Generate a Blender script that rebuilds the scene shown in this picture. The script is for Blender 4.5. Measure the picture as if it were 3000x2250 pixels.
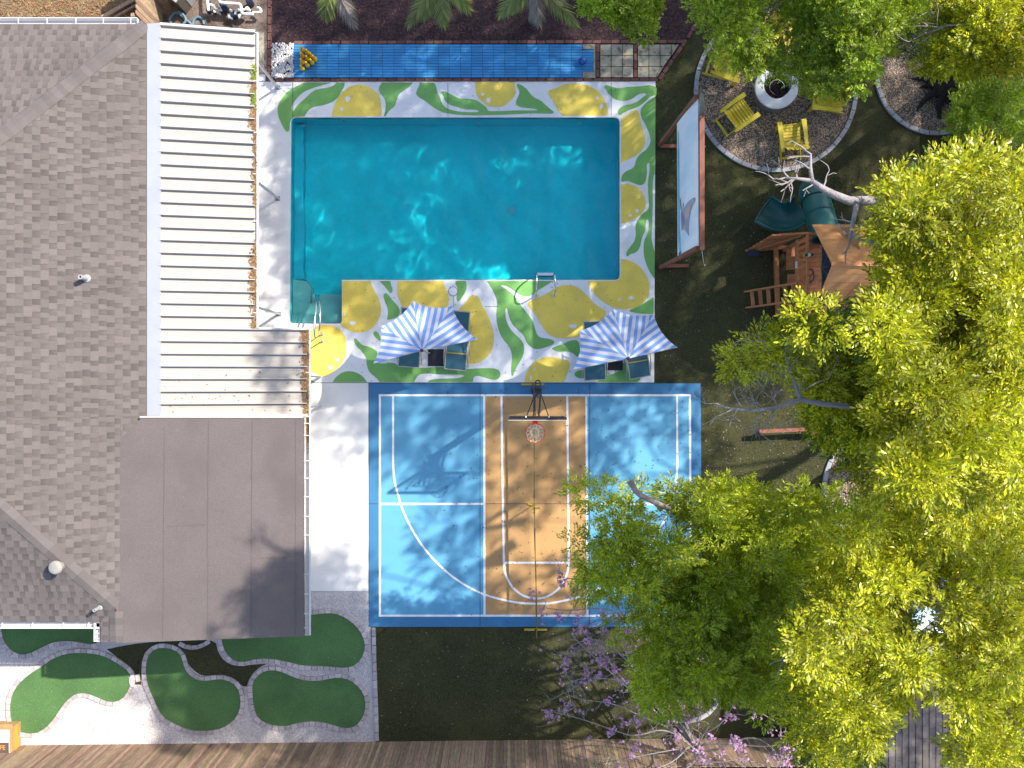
import bpy, math, random
import numpy as np
from mathutils import Vector, Matrix
from mathutils.geometry import tessellate_polygon

# ------------------------------------------------------------------ scene, camera, light
for _o in list(bpy.data.objects):
    bpy.data.objects.remove(_o)
S = bpy.context.scene
C = S.collection
R = random.Random(7)
H, F = 27.0, 2886.0                       # flying height (m) and focal length (photo pixels)

cam_d = bpy.data.cameras.new('camera')
cam_d.sensor_width = 36.0
cam_d.lens = 36.0 * F / 3000.0
cam_d.clip_end = 600
cam = bpy.data.objects.new('camera', cam_d)
cam.location = (0, 0, H)
C.objects.link(cam)
S.camera = cam

SUN = Vector((.855, .556, 1.0)).normalized()
w = bpy.data.worlds.new('World'); S.world = w; w.use_nodes = True
nt = w.node_tree
sky = nt.nodes.new('ShaderNodeTexSky'); sky.sky_type = 'NISHITA'; sky.sun_disc = False
sky.sun_elevation = math.asin(SUN.z); sky.sun_rotation = math.atan2(SUN.x, SUN.y)
sky.air_density = 1.0; sky.dust_density = 1.6; sky.ozone_density = 1.0
bg = nt.nodes['Background']; bg.inputs['Strength'].default_value = .15
nt.links.new(sky.outputs[0], bg.inputs['Color'])
sl = bpy.data.lights.new('sun', 'SUN'); sl.energy = 4.2; sl.angle = math.radians(.6); sl.color = (1, .93, .82)
so = bpy.data.objects.new('sun', sl); so.rotation_euler = (-SUN).to_track_quat('-Z', 'Y').to_euler(); so.location = SUN * 60
C.objects.link(so)
S.view_settings.view_transform = 'Standard'; S.view_settings.look = 'None'
S.view_settings.gamma = 1; S.view_settings.use_curve_mapping = False
S.view_settings.exposure = 1.0
S.cycles.max_bounces = 8; S.cycles.transparent_max_bounces = 12
S.cycles.diffuse_bounces = 3; S.cycles.glossy_bounces = 2; S.cycles.transmission_bounces = 6
S.cycles.sample_clamp_indirect = 6

# ------------------------------------------------------------------ helpers
def at(px, py, z=0.0):                    # point at height z seen at a photo position
    k = (H - z) / F
    return Vector(((px - 1500) * k, (1125 - py) * k, z))

def ll(r, g, b):
    f = lambda c: (c / 255 / 12.92) if c / 255 <= .04045 else ((c / 255 + .055) / 1.055) ** 2.4
    return (f(r), f(g), f(b))

def zoom(ox, oy, s, pts):                 # coordinates read in an enlarged view -> photo pixels (keeps the corner flag)
    return [(ox + p[0] / s, oy + p[1] / s) + tuple(p[2:]) for p in pts]

def smooth(pts, it=2):
    pts = [(p[0], p[1], 1 if len(p) > 2 else 0) for p in pts]
    for _ in range(it):
        out = []
        n = len(pts)
        for i, p in enumerate(pts):
            if p[2]:
                out.append(p); continue
            a, b = pts[i - 1], pts[(i + 1) % n]
            out.append((.75 * p[0] + .25 * a[0], .75 * p[1] + .25 * a[1], 0))
            out.append((.75 * p[0] + .25 * b[0], .75 * p[1] + .25 * b[1], 0))
        pts = out
    return [(p[0], p[1]) for p in pts]

def open_smooth(pts, it=2):
    for _ in range(it):
        out = [pts[0]]
        for a, b in zip(pts[:-1], pts[1:]):
            a, b = Vector(a), Vector(b)
            out += [a * .75 + b * .25, a * .25 + b * .75]
        out.append(pts[-1]); pts = out
    return [Vector(p) for p in pts]

def inside(poly, X, Y):
    r = np.zeros(X.shape, bool)
    n = len(poly)
    for i in range(n):
        x1, y1 = poly[i][0], poly[i][1]; x2, y2 = poly[(i + 1) % n][0], poly[(i + 1) % n][1]
        c = ((y1 > Y) != (y2 > Y))
        xi = (x2 - x1) * (Y - y1) / (y2 - y1 + 1e-9) + x1
        r ^= c & (X < xi)
    return r

def edge_dist(poly, X, Y):
    d = np.full(X.shape, 1e9)
    for i in range(len(poly)):
        x1, y1 = poly[i - 1][0], poly[i - 1][1]; x2, y2 = poly[i][0], poly[i][1]
        l2 = (x2 - x1) ** 2 + (y2 - y1) ** 2 + 1e-9
        t = np.clip(((X - x1) * (x2 - x1) + (Y - y1) * (y2 - y1)) / l2, 0, 1)
        d = np.minimum(d, np.hypot(X - x1 - t * (x2 - x1), Y - y1 - t * (y2 - y1)))
    return d
ORI = {}
class MB:
    def __init__(s): s.v = []; s.f = []; s.m = []; s.tone = None
    def add(s, vs, fs, mi=0):
        b = len(s.v); s.v += [tuple(v) for v in vs]
        s.f += [tuple(i + b for i in f) for f in fs]; s.m += [mi] * len(fs)
    def hexa(s, p, mi=0):                 # 8 points: lower ring then upper ring
        s.add(p, [(3, 2, 1, 0), (4, 5, 6, 7), (0, 1, 5, 4), (1, 2, 6, 5), (2, 3, 7, 6), (3, 0, 4, 7)], mi)
    def box(s, c, d, rz=0, mi=0):
        x, y, z = d[0] / 2, d[1] / 2, d[2] / 2
        q = [(-x, -y, -z), (x, -y, -z), (x, y, -z), (-x, y, -z), (-x, -y, z), (x, -y, z), (x, y, z), (-x, y, z)]
        ca, sa = math.cos(rz), math.sin(rz)
        s.hexa([(c[0] + ca * a - sa * b, c[1] + sa * a + ca * b, c[2] + e) for a, b, e in q], mi)
    def bar(s, p0, p1, wd, th, up=(0, 0, 1), mi=0):
        p0, p1 = Vector(p0), Vector(p1); d = (p1 - p0).normalized(); up = Vector(up)
        if abs(d.dot(up)) > .98: up = Vector((1, 0, 0))
        sd = d.cross(up).normalized() * wd / 2; u = sd.cross(d).normalized() * th / 2
        s.hexa([p0 - sd - u, p0 + sd - u, p0 + sd + u, p0 - sd + u, p1 - sd - u, p1 + sd - u, p1 + sd + u, p1 - sd + u], mi)
    def tube(s, pts, r, n=8, closed=False, cap=True, mi=0):
        pts = [Vector(p) for p in pts]; k = len(pts)
        rr = r if isinstance(r, (list, tuple)) else [r] * k
        rings = []; pu = None
        for i, p in enumerate(pts):
            a = pts[i - 1] if (i or closed) else p; b = pts[(i + 1) % k] if (i < k - 1 or closed) else p
            d = (b - a).normalized()
            if pu is None:
                pu = d.orthogonal().normalized()
            pu = (pu - d * pu.dot(d))
            pu = pu.normalized() if pu.length > 1e-6 else d.orthogonal().normalized()
            e = d.cross(pu)
            rings.append([p + (pu * math.cos(t) + e * math.sin(t)) * rr[i] for t in [2 * math.pi * j / n for j in range(n)]])
        fs = []
        for i in range(k if closed else k - 1):
            a = i * n; b = ((i + 1) % k) * n
            fs += [(a + j, a + (j + 1) % n, b + (j + 1) % n, b + j) for j in range(n)]
        if cap and not closed:
            fs += [tuple(range(n - 1, -1, -1)), tuple(range((k - 1) * n, k * n))]
        s.add([p for q in rings for p in q], fs, mi)
    def lathe(s, prof, c=(0, 0, 0), n=20, mi=0):
        vs = []
        for r, z in prof:
            vs += [(c[0] + r * math.cos(2 * math.pi * j / n), c[1] + r * math.sin(2 * math.pi * j / n), c[2] + z) for j in range(n)]
        fs = []
        for i in range(len(prof) - 1):
            fs += [(i * n + j, i * n + (j + 1) % n, (i + 1) * n + (j + 1) % n, (i + 1) * n + j) for j in range(n)]
        s.add(vs, fs, mi)
    def sheet(s, polys, z, z0=None, mi=0):   # outline (+ holes) in world xy; z0 gives it thickness
        polys = [[Vector((p[0], p[1], 0)) for p in q] for q in polys]
        flat = [p for q in polys for p in q]
        tri = []
        for t in tessellate_polygon(polys):
            a, b, c = (flat[i] for i in t)
            ar = (b - a).cross(c - a).z
            if abs(ar) < 1e-9: continue
            tri.append(t if ar > 0 else t[::-1])
        zz = z if callable(z) else (lambda x, y: z)
        s.add([(p.x, p.y, zz(p.x, p.y)) for p in flat], tri, mi)
        if z0 is not None:
            for q in polys:
                n = len(q)
                ar = sum(q[i].x * q[(i + 1) % n].y - q[(i + 1) % n].x * q[i].y for i in range(n))
                vs = [(p.x, p.y, zz(p.x, p.y)) for p in q] + [(p.x, p.y, z0 if not callable(z) else zz(p.x, p.y) + z0) for p in q]
                fs = [(i, n + i, n + (i + 1) % n, (i + 1) % n) for i in range(n)]
                s.add(vs, [f if ar > 0 else f[::-1] for f in fs], mi)
    def mesh(s, name, mats, org=(0, 0, 0), sm=False):
        me = bpy.data.meshes.new(name)
        o = Vector(org)
        me.from_pydata([tuple(Vector(v) - o) for v in s.v], [], s.f)
        for m in (mats if isinstance(mats, (list, tuple)) else [mats]): me.materials.append(m)
        if any(s.m): me.polygons.foreach_set('material_index', s.m)
        if sm: me.polygons.foreach_set('use_smooth', [True] * len(s.f))
        if s.tone is not None:
            at_ = me.attributes.new('tone', 'FLOAT', 'POINT'); at_.data.foreach_set('value', s.tone)
        me.update()
        return me
    def build(s, name, mats, parent=None, sm=False, **kw):
        org = ORI.get(parent.name, (0, 0, 0)) if parent else (0, 0, 0)
        o = bpy.data.objects.new(name, s.mesh(name, mats, org, sm))
        C.objects.link(o)
        if parent: o.parent = parent; ORI[o.name] = org
        for k_, v_ in kw.items(): o[k_] = v_
        return o

def thing(name, label, cat, loc=(0, 0, 0), rz=0, group=None):
    o = bpy.data.objects.new(name, None); C.objects.link(o)
    o.empty_display_size = .1
    o.location = loc; o.rotation_euler = (0, 0, rz); o['label'] = label; o['category'] = cat
    if group: o['group'] = group
    ORI[o.name] = tuple(loc) if rz == 0 else (0, 0, 0)
    return o
def local(o):                              # the thing's parts are given in its own coordinates
    ORI[o.name] = (0, 0, 0); return o
def struct(name): 
    o = bpy.data.objects.new(name, None); C.objects.link(o); o['kind'] = 'structure'; ORI[o.name] = (0, 0, 0); return o
def dup(root, loc, rz, label):
    r = root.copy(); C.objects.link(r); r.location = loc; r.rotation_euler = (0, 0, rz); r['label'] = label
    for ch in list(root.children):
        c = ch.copy(); C.objects.link(c); c.parent = r
        for g in ch.children:
            d = g.copy(); C.objects.link(d); d.parent = c
    return r
def inst(name, me, parent, loc, rz=0, rot=None, scale=None):
    o = bpy.data.objects.new(name, me); C.objects.link(o); o.parent = parent
    po = ORI.get(parent.name, (0, 0, 0))
    o.location = Vector(loc) - Vector(po); o.rotation_euler = rot or (0, 0, rz)
    if scale: o.scale = scale
    return o

# ------------------------------------------------------------------ materials
def M(name, col, rough=.65, var=.0, scale=3., var2=.0, scale2=40., bump=0., bscale=60., objvar=0., islvar=0., hue=0.,
      metal=0., spec=.4, dirt=None, dirt_at=(.55, .7), dscale=1.2, transl=None, stretch=None, tone=False, local_co=False):
    m = bpy.data.materials.new(name); m.use_nodes = True
    t = m.node_tree; N = t.nodes; L = t.links
    b = N['Principled BSDF']
    b.inputs['Roughness'].default_value = rough; b.inputs['Metallic'].default_value = metal
    b.inputs['Specular IOR Level'].default_value = spec
    if local_co:
        co = N.new('ShaderNodeTexCoord').outputs['Object']
    else:
        co = N.new('ShaderNodeNewGeometry').outputs['Position']
    if stretch:
        mp = N.new('ShaderNodeMapping'); mp.inputs['Scale'].default_value = stretch
        L.new(co, mp.inputs['Vector']); co = mp.outputs[0]
    rgb = N.new('ShaderNodeRGB'); rgb.outputs[0].default_value = (*col, 1)
    cur = rgb.outputs[0]
    def noise(sc, det=4):
        n = N.new('ShaderNodeTexNoise'); n.inputs['Scale'].default_value = sc; n.inputs['Detail'].default_value = det
        L.new(co, n.inputs['Vector']); return n.outputs['Fac']
    def scalec(cur, fac, lo, hi, flo=0., fhi=1.):
        mr = N.new('ShaderNodeMapRange'); mr.inputs['From Min'].default_value = flo; mr.inputs['From Max'].default_value = fhi
        mr.inputs['To Min'].default_value = lo; mr.inputs['To Max'].default_value = hi
        L.new(fac, mr.inputs['Value'])
        h = N.new('ShaderNodeHueSaturation'); L.new(mr.outputs[0], h.inputs['Value']); L.new(cur, h.inputs['Color'])
        return h.outputs[0]
    if var: cur = scalec(cur, noise(scale), 1 - var, 1 + var, .3, .7)
    if var2: cur = scalec(cur, noise(scale2, 2), 1 - var2, 1 + var2, .3, .7)
    if objvar:
        oi = N.new('ShaderNodeObjectInfo'); cur = scalec(cur, oi.outputs['Random'], 1 - objvar, 1 + objvar)
        if hue:
            h = N.new('ShaderNodeHueSaturation'); mr = N.new('ShaderNodeMapRange')
            mu = N.new('ShaderNodeMath'); mu.operation = 'MULTIPLY'; mu.inputs[1].default_value = 7.31
            fr = N.new('ShaderNodeMath'); fr.operation = 'FRACT'
            L.new(oi.outputs['Random'], mu.inputs[0]); L.new(mu.outputs[0], fr.inputs[0]); L.new(fr.outputs[0], mr.inputs['Value'])
            mr.inputs['To Min'].default_value = .5 - hue; mr.inputs['To Max'].default_value = .5 + hue
            L.new(mr.outputs[0], h.inputs['Hue']); L.new(cur, h.inputs['Color']); cur = h.outputs[0]
    if islvar:
        g = N.new('ShaderNodeNewGeometry'); cur = scalec(cur, g.outputs['Random Per Island'], 1 - islvar, 1 + islvar)
        if hue and not objvar:
            h = N.new('ShaderNodeHueSaturation'); mr = N.new('ShaderNodeMapRange')
            mu = N.new('ShaderNodeMath'); mu.operation = 'MULTIPLY'; mu.inputs[1].default_value = 7.31
            fr = N.new('ShaderNodeMath'); fr.operation = 'FRACT'
            L.new(g.outputs['Random Per Island'], mu.inputs[0]); L.new(mu.outputs[0], fr.inputs[0]); L.new(fr.outputs[0], mr.inputs['Value'])
            mr.inputs['To Min'].default_value = .5 - hue; mr.inputs['To Max'].default_value = .5 + hue
            L.new(mr.outputs[0], h.inputs['Hue']); L.new(cur, h.inputs['Color']); cur = h.outputs[0]
    if tone:
        a = N.new('ShaderNodeAttribute'); a.attribute_name = 'tone'
        cur = scalec(cur, a.outputs['Fac'], 0, 2, 0, 2)
    if dirt:
        f = noise(dscale, 6)
        mr = N.new('ShaderNodeMapRange'); mr.inputs['From Min'].default_value = dirt_at[0]; mr.inputs['From Max'].default_value = dirt_at[1]
        L.new(f, mr.inputs['Value'])
        mx = N.new('ShaderNodeMix'); mx.data_type = 'RGBA'
        L.new(mr.outputs[0], mx.inputs['Factor']); L.new(cur, mx.inputs['A']); mx.inputs['B'].default_value = (*dirt, 1)
        cur = mx.outputs['Result']
    L.new(cur, b.inputs['Base Color'])
    if bump:
        bn = N.new('ShaderNodeBump'); bn.inputs['Strength'].default_value = bump; bn.inputs['Distance'].default_value = .02
        L.new(noise(bscale, 5), bn.inputs['Height']); L.new(bn.outputs[0], b.inputs['Normal'])
    if transl:
        tb = N.new('ShaderNodeBsdfTranslucent'); ad = N.new('ShaderNodeMixShader'); ad.inputs[0].default_value = transl[1]
        h = N.new('ShaderNodeMix'); h.data_type = 'RGBA'; h.blend_type = 'MULTIPLY'; h.inputs['Factor'].default_value = 1
        L.new(cur, h.inputs['A']); h.inputs['B'].default_value = (*transl[0], 1)
        L.new(h.outputs['Result'], tb.inputs['Color'])
        L.new(b.outputs[0], ad.inputs[1]); L.new(tb.outputs[0], ad.inputs[2])
        L.new(ad.outputs[0], N['Material Output'].inputs['Surface'])
    return m

m_lawn = M('artificial turf', (.047, .048, .016), .9, .3, .6, .45, 26, bump=.9, bscale=150, dirt=(.078, .076, .024), dirt_at=(.52, .78), dscale=.9)
m_deck = M('white deck paint', (.76, .755, .77), .7, .05, 1.2, .03, 25, bump=.12, bscale=35, dirt=(.56, .52, .48), dirt_at=(.55, .92), dscale=1.8)
m_conc = M('pale concrete', (.74, .73, .72), .8, .06, 1.5, .04, 60, bump=.2, bscale=60, dirt=(.45, .42, .4), dirt_at=(.66, 1.0), dscale=1.5)
m_lemon = M('yellow deck paint', (.80, .60, .10), .65, .10, 1.3, .06, 26, bump=.15, bscale=35, dirt=(.62, .47, .13), dirt_at=(.54, .9), dscale=2.2)
m_green = M('green deck paint', (.175, .40, .105), .65, .10, 1.3, .06, 26, bump=.15, bscale=35, dirt=(.14, .29, .10), dirt_at=(.54, .9), dscale=2.2)
m_cb = M('dark blue court paint', (.04, .17, .335), .6, .09, .8, .04, 50, dirt=(.06, .13, .22), dirt_at=(.64, .95), dscale=2)
m_ci = M('light blue court paint', (.105, .335, .52), .6, .07, .8, .04, 40, dirt=(.12, .285, .41), dirt_at=(.55, .95), dscale=1.6)
m_co = M('tan court paint', (.46, .265, .105), .6, .08, .8, .05, 40, dirt=(.34, .2, .09), dirt_at=(.56, .95), dscale=1.6)
m_line = M('white line paint', (.78, .78, .8), .6, .05, 6)
m_seam = M('roof seam tar', (.116, .098, .094), .9)
m_joint = M('dark joint', (.05, .06, .08), .9)
m_shingle = M('asphalt shingle', (.127, .108, .102), .9, .08, 1.2, .22, 110, bump=.5, bscale=150, tone=True)
m_ridge = M('ridge shingle', (.135, .117, .112), .9, .08, 1.5, .15, 110, bump=.5, bscale=150, objvar=.13)
m_felt = M('mineral roll roofing', (.14, .117, .113), .92, .07, .7, .25, 80, bump=.7, bscale=120, dirt=(.112, .095, .09), dirt_at=(.52, .8), dscale=.8)
m_metal = M('cream painted metal', (.39, .36, .33), .5, .05, 1.0, .03, 14, stretch=(.4, 6, 1), dirt=(.3, .26, .22), dirt_at=(.66, 1.), dscale=2)
m_trim = M('white trim paint', (.6, .58, .58), .5, .04, 3)
m_flash = M('white flashing', (.35, .37, .40), .45, .05, 2)
m_alu = M('brushed aluminium', (.5, .5, .51), .35, .05, 8, metal=.8)
m_chrome = M('stainless steel', (.62, .63, .65), .18, metal=1.)
m_wall = M('pale house wall', (.6, .57, .53), .8, .05, 2)
m_brick = M('red edging brick', (.155, .07, .06), .85, .2, 12, .1, 60, bump=.5, bscale=60, objvar=.3, hue=.015)
m_paver = M('lilac grey paver', (.46, .40, .40), .85, .12, 14, .08, 70, bump=.5, bscale=60, objvar=.22, hue=.03)
m_kerb = M('grey edging block', (.33, .33, .36), .85, .1, 10, .08, 60, bump=.4, bscale=60, objvar=.12)
m_slab = M('mossy concrete paver', (.29, .27, .21), .85, .25, 6, .15, 40, bump=.5, bscale=50, objvar=.2, dirt=(.12, .09, .06), dirt_at=(.55, .7), dscale=9)
m_tile = M('blue deck tile', (.035, .235, .52), .5, .08, 3, objvar=.14, stretch=(1, 8, 1))
m_under = M('dark tile base', (.01, .04, .1), .9)
m_pin = M('glossy yellow plastic', (.75, .46, .015), .3, .05, 10)
m_ball = M('blue bowling ball', (.015, .075, .33), .25, .25, 9)
m_mulch = M('dark mulch soil', (.055, .029, .033), .95, .3, 4, .4, 50, bump=1, bscale=90)
m_chip = M('mulch chip', (.072, .04, .042), .9, islvar=.6, hue=.02)
m_peb = M('beige river pebble', (.36, .28, .22), .75, islvar=.45, hue=.02)
m_pebbase = M('gravel base', (.10, .08, .065), .95, .3, 20, .3, 80)
m_wpeb = M('white limestone chip', (.58, .54, .54), .8, islvar=.3)
m_wbase = M('limestone dust', (.5, .47, .46), .95, .1, 10, .2, 90, bump=.6, bscale=90)
m_wstone = M('white round stone', (.62, .6, .6), .6, islvar=.3)
m_dirt = M('dry yard soil', (.21, .15, .09), .95, .3, 3, .35, 50, bump=.8, bscale=80, dirt=(.1, .065, .045), dirt_at=(.5, .62), dscale=1.6)
m_pad = M('stained concrete pad', (.16, .125, .105), .9, .3, 2.5, .25, 30, bump=.4, bscale=50, dirt=(.07, .045, .04), dirt_at=(.5, .66), dscale=2)
m_litter = M('dry leaf', (.26, .15, .065), .85, islvar=.5, hue=.04)
m_petal = M('pale fallen petal', (.36, .32, .29), .8, islvar=.4)
m_speck = M('dark leaf speck', (.08, .05, .035), .85, islvar=.5)
m_tape = M('ochre net tape', (.17, .115, .03), .7)
m_turf = M('turf fibre', (.06, .062, .02), .9, islvar=.7, hue=.03)
m_put = M('putting turf', (.075, .165, .052), .9, .15, 1.2, .28, 38, bump=.4, bscale=200)
m_wood = M('cedar stain', (.42, .17, .068), .6, .2, 4, .12, 30, objvar=.16, stretch=(3, 3, 3))
m_roofwood = M('cedar roof board', (.48, .225, .088), .6, .15, 3, .1, 30, objvar=.12)
m_red = M('red brown timber', (.22, .075, .045), .6, .2, 5)
m_fence = M('weathered fence board', (.30, .205, .138), .85, .28, 5, .2, 45, objvar=.32, hue=.02, stretch=(6, 6, .7), bump=.3, bscale=40)
m_fence2 = M('red brown fence board', (.17, .075, .05), .85, .25, 5, .15, 40, objvar=.3, stretch=(6, 6, .7))
m_yellow = M('yellow chair paint', (.58, .46, .035), .45, .07, 7, objvar=.05)
m_stone = M('fire pit block', (.2, .18, .165), .9, .2, 12, bump=.5, bscale=40, objvar=.25)
m_cap = M('white fire pit cap', (.60, .60, .64), .7, .08, 5, bump=.1)
m_lava = M('lava rock', (.035, .02, .022), .9, islvar=.5)
m_teal = M('dark green plastic', (.016, .10, .10), .32, .1, 3)
m_navy = M('navy plastic', (.012, .018, .05), .4)
m_black = M('black steel', (.018, .018, .022), .4)
m_base = M('black parasol base', (.022, .02, .032), .5)
m_redrim = M('orange red rim paint', (.62, .05, .02), .35)
m_net = M('white cord', (.75, .75, .75), .8)
m_ystrap = M('yellow tape', (.40, .27, .03), .6)
m_mesh = M('blue green sling fabric', (.035, .115, .155), .8, .1, 5, .12, 200)
m_sand = M('beige frame metal', (.42, .38, .33), .5)
m_blue = M('blue parasol stripe', (.16, .28, .60), .85, .05, 5)
m_white = M('white parasol stripe', (.54, .54, .60), .85, .05, 5)
m_pvc = M('white pvc pipe', (.62, .62, .63), .4, .1, 6)
m_grey = M('grey painted cabinet', (.10, .085, .075), .5, .1, 4)
m_greyl = M('light grey cabinet', (.33, .33, .35), .45, .08, 4)
m_hose = M('blue grey hose', (.10, .19, .25), .5)
m_card = M('cardboard', (.42, .25, .11), .85, .1, 6)
m_cardw = M('white printed card', (.74, .74, .74), .6)
m_dark = M('dark print', (.1, .07, .065), .6)
m_orange = M('orange print', (.75, .32, .03), .6)
m_bark = M('grey bark', (.19, .165, .16), .9, .35, 6, .3, 30, bump=1, bscale=40)
m_dead = M('bleached dead wood', (.27, .24, .245), .85, .2, 10, .2, 60, bump=.6, bscale=60)
m_darkbark = M('wet black bark', (.022, .017, .02), .9, .4, 6, bump=1, bscale=40)
m_pinkbark = M('pale grey twig bark', (.23, .20, .19), .9, .25, 8)
m_flower = M('pink blossom', (.50, .31, .47), .7, islvar=.4, hue=.03, transl=((1.2, 1, 1.2), .35))
def leafmat(name, c, tr=.42, iv=.38, hu=.022):
    return M(name, c, .40, .32, .75, islvar=iv, hue=hu, spec=.55, transl=((1.35, 1.3, .5), tr))
m_leafC = leafmat('bright oak leaf', (.40, .42, .015), .34, .6)
m_leafA = leafmat('fresh green leaf', (.31, .42, .045), .42, .45)
m_leafD = leafmat('mid green leaf', (.34, .41, .02), .38, .5)
m_leafL = leafmat('shade darkened inner leaf', (.13, .21, .02), .32, .45)  # darker leaf colour puts shade into the hollows of the crowns
m_leafS = leafmat('dark green leaf', (.09, .13, .03), .3)
m_leafP = leafmat('palm frond', (.2, .24, .06), .3)
m_leafPd = leafmat('dry palm frond', (.26, .22, .2), .2)
m_yucca = leafmat('pale strap leaf', (.25, .24, .13), .2)
m_tarp = M('pale blue sheet', (.32, .5, .62), .3, .35, 3)
# ------------------------------------------------------------------ ground and paving
def W(px, z=0.0): return [tuple(at(p[0], p[1], 0)[:2]) for p in px]     # photo outline of something lying on the ground
def rectpx(x0, y0, x1, y1): return W([(x0, y1), (x1, y1), (x1, y0), (x0, y0)])
def flat(name, polys, z, mat, parent=None, z0=None, kind=None, **kw):
    b = MB(); b.sheet(polys, z, z0)
    o = b.build(name, mat, parent, **kw)
    if kind: o['kind'] = kind
    return o
def scatter(name, n, poly, z, size, mat, label, cat, r, shape='chip', holes=(), flatness=.35, parent=None, hvar=.0, clear=None):
    xs = [p[0] for p in poly]; ys = [p[1] for p in poly]
    rg = np.random.default_rng(r)
    X = rg.uniform(min(xs), max(xs), n * 3); Y = rg.uniform(min(ys), max(ys), n * 3)
    ok = inside(poly, X, Y)
    for h in holes: ok &= ~inside(h, X, Y)
    X, Y = X[ok][:n], Y[ok][:n]; n = len(X)
    s = rg.uniform(size[0], size[1], n); an = rg.uniform(0, 2 * math.pi, n)
    Z = z + rg.uniform(0, 1, n) * hvar
    if shape == 'chip':
        t = np.array([(-1, -.3, 0), (1, -.3, 0), (1, .3, 0), (-1, .3, 0)]) * .5; fc = np.array([(0, 1, 2, 3)])
    elif shape == 'leaf':
        t = np.array([(-.5, 0, 0), (0, -.2, .1), (.5, 0, 0), (0, .2, .1)]); fc = np.array([(0, 1, 2, 3)])
    else:                                  # pebble: low dome, 9 points
        t = [(0, 0, .5)]; 
        for k in range(5): t.append((.5 * math.cos(k * 1.2566), .5 * math.sin(k * 1.2566), -.05))
        t = np.array(t); t[:, 1] *= .75
        fc = np.array([(0, 1 + k, 1 + (k + 1) % 5) for k in range(5)])
    k = len(t)
    V = np.repeat(t[None], n, 0) * s[:, None, None]
    if shape in ('chip', 'leaf'):
        tilt = rg.normal(0, .28, (n, 2)); V[:, :, 2] += V[:, :, 0] * tilt[:, :1] + V[:, :, 1] * tilt[:, 1:]
        V[:, :, 2] += (s * .2)[:, None]
    else:
        V[:, :, 2] *= .8 * rg.uniform(.6, 1.2, n)[:, None]
    ca, sa = np.cos(an)[:, None], np.sin(an)[:, None]
    x = V[:, :, 0] * ca - V[:, :, 1] * sa; y = V[:, :, 0] * sa + V[:, :, 1] * ca
    P = np.stack([x + X[:, None], y + Y[:, None], V[:, :, 2] + Z[:, None]], -1).reshape(-1, 3)
    me = bpy.data.meshes.new(name)
    if parent: P = P - np.array(ORI.get(parent.name, (0, 0, 0)))
    off = (np.arange(n) * k)[:, None, None]
    fs = [(fc[None] + off).reshape(-1, fc.shape[1]).tolist()]
    me.from_pydata(P.tolist(), [], sum(fs, []))
    me.materials.append(mat)
    o = bpy.data.objects.new(name, me); C.objects.link(o); o['kind'] = 'stuff'
    if parent: o.parent = parent
    else: o['label'] = label; o['category'] = cat
    return o

g = MB(); g.sheet([[(-130, -130), (130, -130), (130, 130), (-130, 130)], ], 0)
POOL = [(850 + 4, 345), (1815, 345), (1815, 820), (1002, 820), (1002, 948), (850, 948)]
def rounded(pts, rad, n=6):
    out = []
    for i, p in enumerate(pts):
        a = Vector(pts[i - 1]); b = Vector(pts[(i + 1) % len(pts)]); p = Vector(p); r = rad[i]
        u = (a - p).normalized(); v = (b - p).normalized()
        if r < .5: out.append(tuple(p)); continue
        c = p + (u + v) * r; s0 = p + u * r; s1 = p + v * r
        for k in range(n + 1):
            t = k / n
            q = (1 - t) ** 2 * s0 + 2 * t * (1 - t) * p + t * t * s1
            out.append(tuple(q))
    return out
pool_px = rounded(POOL, [16, 16, 14, 1, 9, 9])
pool_w = W(pool_px)
g = MB(); g.sheet([[(-130, -130), (130, -130), (130, 130), (-130, 130)], pool_w], 0)
o = g.build('lawn', m_lawn, kind='structure')

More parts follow.
